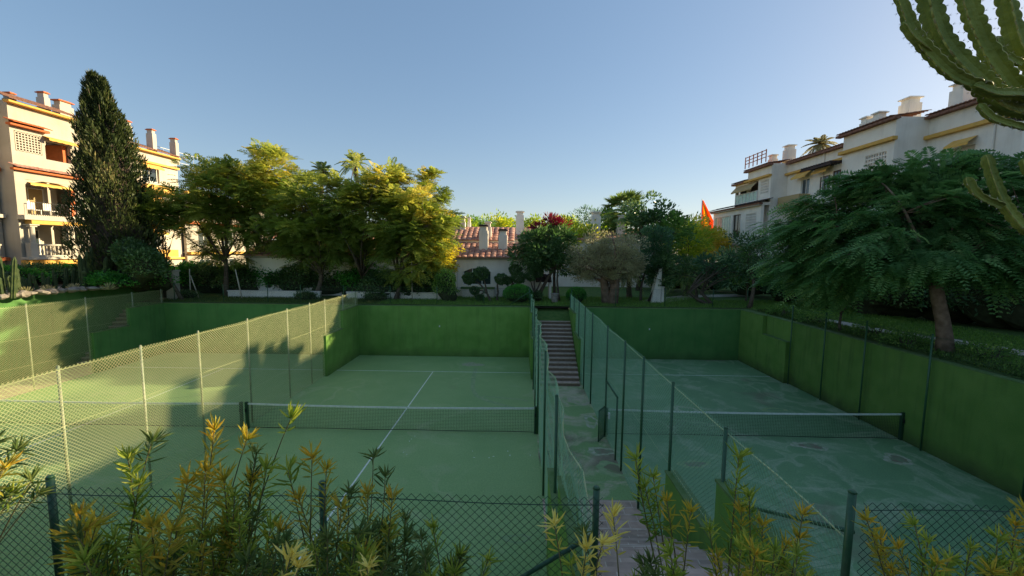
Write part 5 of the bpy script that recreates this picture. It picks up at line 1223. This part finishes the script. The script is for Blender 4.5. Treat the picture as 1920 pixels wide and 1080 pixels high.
for i, (px, Z, rx, rz, w_) in enumerate(((20, 22.5, 1.6, 1.0, 'behind the leftmost cacti'), (75, 24, 1.7, .95, 'behind the slender cacti'), (125, 25, 1.7, .95, 'behind the thick cactus'), (170, 25.5, 1.2, .9, 'left of the cypress trunk'), (212, 22.0, 1.0, .7, 'in front of the cypress trunk'))):
    blob_shrub('hedge_shrub', gx(px, Z, 4.0), (rx, .9, rz*.58), 'dark hedge shrub '+w_, 'shrub', 'shrubs behind the cactus bed', n=2400, leaf=(.14, .08), m='deep' if i % 2 else 'hedge', seed=210+i)
for i, (px, Z) in enumerate(((50, 18.6), (92, 19.6), (141, 20.6), (205, 21.0))):
    rng = np.random.default_rng(220+i); n = 40; a = rng.random(n)*6.28; el = .3+rng.random(n)*1.1; D = np.stack([np.cos(a)*np.cos(el), np.sin(a)*np.cos(el), np.sin(el)], 1)
    V, F, T = blades(np.zeros((n, 3)), D, .42, .05, rng.random(n), -.1, rng); o = arr_mesh('agave_plant', V, F, M['olive'], T); o.location = gx(px, Z, 4.0)
    tag(o, ['small spiky agave right of the stout cactus', 'small spiky agave below the slender cacti', 'small spiky agave left of the tall pair', 'small spiky agave below the second cactus bundle'][i], 'agave')

# ------------------------------------------------------------------ near plants
def euphorbia():
    o = empty('candelabra_cactus', (at(2120, 560, 2.0).x, at(2120, 560, 2.0).y, zc), 0, 'ribbed candelabra cactus reaching in from the top right corner', 'cactus')
    b = Vector(o.location); mb = MB(); sp = MB()
    def branch(pts, Z, w0, w1, ribs=3, tw=.3, tipround=True, ph=0.0):
        P = [np.array(at(px, py, Z+dz)-b) for (px, py, dz) in pts]
        # Catmull-Rom resample
        Q = []; ext = [2*P[0]-P[1]]+P+[2*P[-1]-P[-2]]
        for i in range(1, len(ext)-2):
            for k in range(14):
                t = k/14; a, c, d, e = ext[i-1], ext[i], ext[i+1], ext[i+2]
                Q.append(.5*((2*c)+(-a+d)*t+(2*a-5*c+4*d-e)*t*t+(-a+3*c-3*d+e)*t**3))
        Q.append(P[-1]); Q = np.array(Q)
        seg = np.r_[0, np.cumsum(np.linalg.norm(np.diff(Q, axis=0), axis=1))]; L = seg[-1]; n = int(L/.008); s = np.linspace(0, L, n)
        C = np.stack([np.interp(s, seg, Q[:, q]) for q in range(3)], 1); T = nrm(np.gradient(C, axis=0)); a = nrm(np.cross(T, FW)); c = np.cross(T, a); vs = []
        for i in range(n):
            t = i/n; w_ = (w0+(w1-w0)*t)*Z/FPX*.5
            end = L-s[i]
            if end < w_: w_ *= math.sqrt(max(.04, 1-((w_-end)/w_)**2))
            sc = abs(math.sin(math.pi*s[i]/.042+ph)); sc2 = 1-.24*(1-sc**.6)
            seasonal = 1-.10*max(0, math.sin(s[i]*16+ph))**6
            for q in range(ribs):
                an = 2*math.pi*q/ribs+tw+.25*t
                for (da, rr) in ((-.34, .50), (-.08, sc2*.97), (.08, sc2*.97), (.34, .50)):
                    r = w_*rr*seasonal; v = C[i]+(a[i]*math.cos(an+da)+c[i]*math.sin(an+da))*r; vs.append(v)
        m_ = ribs*4; fs, mi = [], []
        for i in range(n-1):
            for q in range(m_): fs.append((i*m_+q, i*m_+(q+1) % m_, (i+1)*m_+(q+1) % m_, (i+1)*m_+q)); mi.append(1 if q % 4 == 1 else 0)
        base = len(mb.v); mb.v += [tuple(x) for x in vs]; mb.f += [tuple(base+x for x in f) for f in fs]; mb.mi += mi
        mb.f.append(tuple(base+(n-1)*m_+q for q in range(m_))); mb.mi.append(0)
        # spines in pairs on the crests
        i = 3
        while i < n-3:
            for q in range(ribs):
                an = 2*math.pi*q/ribs+tw+.25*i/n; w_ = (w0+(w1-w0)*i/n)*Z/FPX*.5; d = a[i]*math.cos(an)+c[i]*math.sin(an); p = C[i]+d*w_*.96
                for sg in (-1, 1): e = p+d*.009+T[i]*.004*sg; sp.add([p-T[i]*.0012, p+T[i]*.0012, e], [(0, 1, 2)])
            i += 5
    Z = 1.75
    branch([(2030, 285, .07), (1960, 215, .1), (1885, 195, .03), (1835, 150, 0), (1785, 100, 0), (1754, 45, 0), (1736, -30, 0)], Z, 44, 35, 4, .5)
    branch([(1850, 165, -.04), (1790, 140, -.05), (1740, 95, -.05), (1712, 55, -.05), (1690, 0, -.05), (1684, -30, -.05)], Z, 26, 20, 4, .2)
    branch([(1745, 95, -.05), (1712, 70, -.06), (1692, 42, -.06)], Z, 18, 15, 4, .9)
    branch([(1985, 225, .08), (1930, 190, .08), (1870, 120, .06), (1832, 50, .06), (1805, -30, .06)], Z, 39, 31, 4, .1)
    branch([(2035, 300, .06), (1985, 205, .1), (1945, 140, .12), (1912, 92, .1), (1895, 40, .1), (1880, -30, .1)], Z, 34, 31, 4, .8)
    branch([(1915, 120, .05), (1882, 100, .05), (1868, 68, .05)], Z, 15, 14, 4, .4)
    branch([(2035, 290, .06), (1990, 205, .02), (1920, 178, -.03), (1865, 175, -.05), (1825, 160, -.06)], Z, 29, 18, 4, .7)
    branch([(2045, 320, .05), (2000, 262, -.02), (1910, 236, -.08), (1860, 220, -.08), (1835, 195, -.08)], Z, 18, 14, 4, .2)
    branch([(2000, 470, 0), (1925, 430, 0), (1885, 385, 0), (1862, 335, 0), (1848, 290, 0)], Z, 23, 19, 4, .55)
    branch([(1878, 385, -.02), (1835, 365, -.04), (1812, 332, -.04)], Z, 18, 15, 4, .1)
    branch([(2085, 560, 0), (2050, 440, 0), (1990, 360, 0), (1935, 330, 0), (1918, 298, 0)], Z, 18, 16, 4, .3)
    branch([(2120, 1500, 0), (2110, 1000, 0), (2090, 600, 0), (2040, 300, .06), (1950, 195, .1)], Z, 58, 48, 4, .3)
    branch([(2095, 600, 0), (2060, 520, 0), (1990, 465, 0)], Z, 31, 25, 4, .3)
    mb.build('stems', [M['cactus'], M['cactus_rib']], o); sp.build('spines', M['path'], o)
euphorbia()

def leafy_shrub(base, shoots, label, seed, mats=('shrub_green', 'shrub_orange', 'shrub_sunlit', 'shrub_dark'), side=0):
    """willow-leaved shrub: every shoot is (tip px, tip py, Z, colour, length of leafy part, leaf length)"""
    rng = np.random.default_rng(seed); b = np.array(base); o = empty('leafy_shrub', base, 0, label, 'shrub', 'willow-leaved shrubs in front of the near fence')
    mb = MB(); parts = []
    for (px, py, Z, col, ll, lf) in shoots:
        tip = np.array(at(px, py, Z))-b; root = np.array([rng.normal()*.12, rng.normal()*.08, 0])
        mid = root*.4+tip*.6+np.array([rng.normal()*.07, rng.normal()*.05, .12]); P = []
        for k in range(15):
            t = k/14; P.append((1-t)**2*root+2*t*(1-t)*mid+t*t*tip)
        P = np.array(P); seg = np.r_[0, np.cumsum(np.linalg.norm(np.diff(P, axis=0), axis=1))]; L = seg[-1]; ll = min(ll, L*.95); lf = lf*1.3
        mb.tube([tuple(p) for p in P], [.006*(1-.78*k/14)+.0008 for k in range(15)], 5)
        n = int(ll/.0052); s = L-ll*(1-np.linspace(0, 1, n)); C = np.stack([np.interp(s, seg, P[:, q]) for q in range(3)], 1); T = nrm(np.gradient(C, axis=0))
        a = nrm(np.cross(T, [0.3, 1, .2])); c = np.cross(T, a); ph = np.arange(n)*2.4+rng.random()*6; d = a*np.cos(ph)[:, None]+c*np.sin(ph)[:, None]
        tt = np.linspace(0, 1, n)[:, None]; D = d*(1.0-.25*tt)+T*(.45+.6*tt)+rng.normal(size=(n, 3))*.27
        keep = rng.random(n) < .62
        env = (lf*(.45+.75*rng.random(n)**.7))*(1-.45*np.clip((np.linspace(0, 1, n)-.9)/.1, 0, 1))
        Tn = np.clip(.42+.3*np.linspace(-.6, 1, n)+rng.normal(size=n)*.2, 0, 1)
        V, F, TT = blades(C[keep], D[keep], env[keep], lf*.088, Tn[keep], .10+.1*rng.random(), rng); parts.append((V, F, TT, col))
        # tuft at the tip
        n2 = 15; ph = rng.random(n2)*6.28; D = a[-1]*np.cos(ph)[:, None]+c[-1]*np.sin(ph)[:, None]+T[-1]*(.3+1.7*rng.random((n2, 1)))+rng.normal(size=(n2, 3))*.2; V, F, TT = blades(np.repeat(C[-1][None], n2, 0), D, lf*(.6+.5*rng.random(n2)), lf*.10, np.clip(.75+rng.normal(size=n2)*.15, 0, 1), .12, rng)
        parts.append((V, F, TT, col))
    V, F, T, MI = merge(parts); arr_mesh('leaves', V, F, [M[x] for x in mats], T, MI, o); mb.build('stems', M['stem'], o, True)
G_, O_, Y_, K_ = 0, 1, 2, 3
def fill(x0, x1, y0, y1, n, Z0, Z1, cols, ll, lf, seed):
    rng = np.random.default_rng(seed)
    return [(x0+(x1-x0)*rng.random(), y0+(y1-y0)*rng.random()**.8, Z0+(Z1-Z0)*rng.random(), cols[int(rng.integers(len(cols)))], ll*(.7+.6*rng.random()), lf*(.85+.3*rng.random())) for _ in range(n)]
def sb(px, Z): v = at(px, 1300, Z); return (v.x, v.y, 3.0+max(0, min(1.66, (-11.4-v.y)/1.3*1.66)))
leafy_shrub(sb(-260, 1.9), [(32, 845, 1.9, K_, .16, .07), (58, 902, 1.9, K_, .14, .07), (8, 878, 1.8, O_, .16, .07), (-20, 830, 1.9, K_, .2, .07), (72, 925, 2.0, K_, .10, .06), (25, 925, 1.9, G_, .14, .065), (2, 935, 1.85, K_, .16, .065)], 'dark willow-leaved shrub at the left edge before the sunlit fence', 301)
leafy_shrub(sb(250, 1.9), [(285, 828, 1.95, K_, .12, .07), (240, 860, 1.9, G_, .55, .075), (262, 905, 1.9, G_, .5, .07), (150, 965, 1.8, O_, .4, .075), (180, 985, 1.7, O_, .4, .075), (215, 1010, 1.8, G_, .35, .07)]+fill(120, 330, 985, 1090, 22, 1.5, 2.0, (O_, G_, O_, K_), .35, .07, 2), 'olive and orange tipped shrub left of the tallest orange one', 302)
leafy_shrub(sb(400, 1.9), [(402, 808, 1.9, O_, .30, .07), (462, 826, 1.95, O_, .10, .075), (385, 885, 1.8, O_, .4, .075), (352, 905, 1.8, O_, .4, .075), (420, 900, 1.8, O_, .45, .075), (500, 880, 1.9, G_, .4, .07), (480, 850, 1.9, K_, .5, .055), (470, 900, 1.9, O_, .4, .07), (545, 785, 1.95, G_, .08, .08), (440, 930, 1.8, G_, .4, .07)]+fill(320, 540, 960, 1090, 26, 1.5, 2.0, (O_, G_, K_, G_), .35, .065, 3), 'tallest orange-tinged shrub in the left foreground', 303)
leafy_shrub(sb(620, 1.9), [(585, 858, 1.9, O_, .10, .075), (540, 882, 1.9, G_, .10, .07), (612, 880, 1.95, O_, .25, .06), (700, 858, 2.1, K_, .10, .065), (722, 895, 2.0, K_, .14, .06), (655, 925, 1.9, K_, .2, .06), (690, 925, 1.9, O_, .35, .065), (640, 955, 1.8, O_, .4, .07), (735, 935, 1.9, O_, .35, .06), (560, 935, 1.9, O_, .35, .065)]+fill(520, 780, 985, 1090, 30, 1.5, 2.0, (G_, O_, K_, G_, K_), .35, .065, 4), 'mixed green and orange shrub in front of the white centre line', 304)
leafy_shrub(sb(780, 2.0), [(812, 990, 2.0, G_, .2, .06), (760, 975, 2.0, K_, .3, .055), (790, 1010, 2.0, K_, .3, .055), (915, 1050, 1.9, G_, .2, .06), (845, 1060, 1.9, K_, .3, .06)]+fill(740, 880, 1040, 1100, 9, 1.6, 2.0, (K_, G_), .3, .06, 5), 'small dark green shrub before the mesh fence, left of the yellow tips', 305)
leafy_shrub(sb(545, 1.4), [(545, 1045, 1.4, Y_, .08, .07), (560, 1065, 1.4, Y_, .08, .06), (690, 1065, 1.4, Y_, .07, .05)], 'few leaf tips coloured sunlit yellow at the bottom left centre', 306)
leafy_shrub(sb(1110, 1.6), [(1040, 985, 1.6, Y_, .12, .062), (1150, 970, 1.65, Y_, .15, .060), (1100, 1030, 1.55, Y_, .2, .062), (1130, 1020, 1.55, Y_, .16, .06), (1070, 1060, 1.6, G_, .2, .055), (1095, 1000, 1.65, K_, .2, .05)], 'leaf tips coloured sunlit yellow beside the near stairs', 307)
leafy_shrub(sb(1330, 1.8), [(1192, 862, 1.8, G_, .42, .062), (1250, 940, 1.75, O_, .25, .055), (1210, 915, 1.8, G_, .25, .055), (1225, 895, 1.8, G_, .3, .055), (1295, 960, 1.75, O_, .3, .055), (1330, 995, 1.75, G_, .3, .055)]+fill(1190, 1300, 1035, 1100, 10, 1.5, 1.9, (G_, K_, K_), .25, .05, 7), 'long green shoot bending left over the near stairs', 308)
leafy_shrub(sb(1430, 1.8), [(1385, 858, 1.85, G_, .5, .062), (1405, 930, 1.8, G_, .35, .058), (1390, 960, 1.8, O_, .35, .055), (1430, 985, 1.8, O_, .3, .055), (1505, 965, 1.8, O_, .2, .055), (1500, 1010, 1.8, O_, .25, .055)]+fill(1330, 1560, 1010, 1090, 16, 1.5, 1.9, (G_, O_, G_), .3, .055, 8), 'upright yellow-green shrub before the stepped wall by the stairs', 309)
leafy_shrub(sb(1720, 1.8), [(1625, 975, 1.8, O_, .2, .055), (1650, 1010, 1.8, O_, .35, .06), (1715, 985, 1.85, G_, .2, .055), (1685, 1030, 1.8, O_, .25, .055), (1740, 1015, 1.85, G_, .2, .05)]+fill(1640, 1790, 1040, 1100, 8, 1.5, 1.9, (O_, G_), .25, .055, 9), 'orange-brown shoot right of the tall front post', 310)
leafy_shrub(sb(1900, 1.7), [(1905, 985, 1.75, O_, .3, .055), (1870, 1010, 1.75, G_, .3, .055), (1820, 1030, 1.8, G_, .3, .05), (1925, 960, 1.75, O_, .3, .055)]+fill(1810, 1960, 1030, 1090, 14, 1.5, 1.9, (O_, G_, K_), .3, .055, 10), 'brown-tipped shrub in the bottom right corner', 311)
print('objects', len(bpy.data.objects), 'polys', sum(len(o.data.polygons) for o in bpy.data.objects if o.type == 'MESH'))
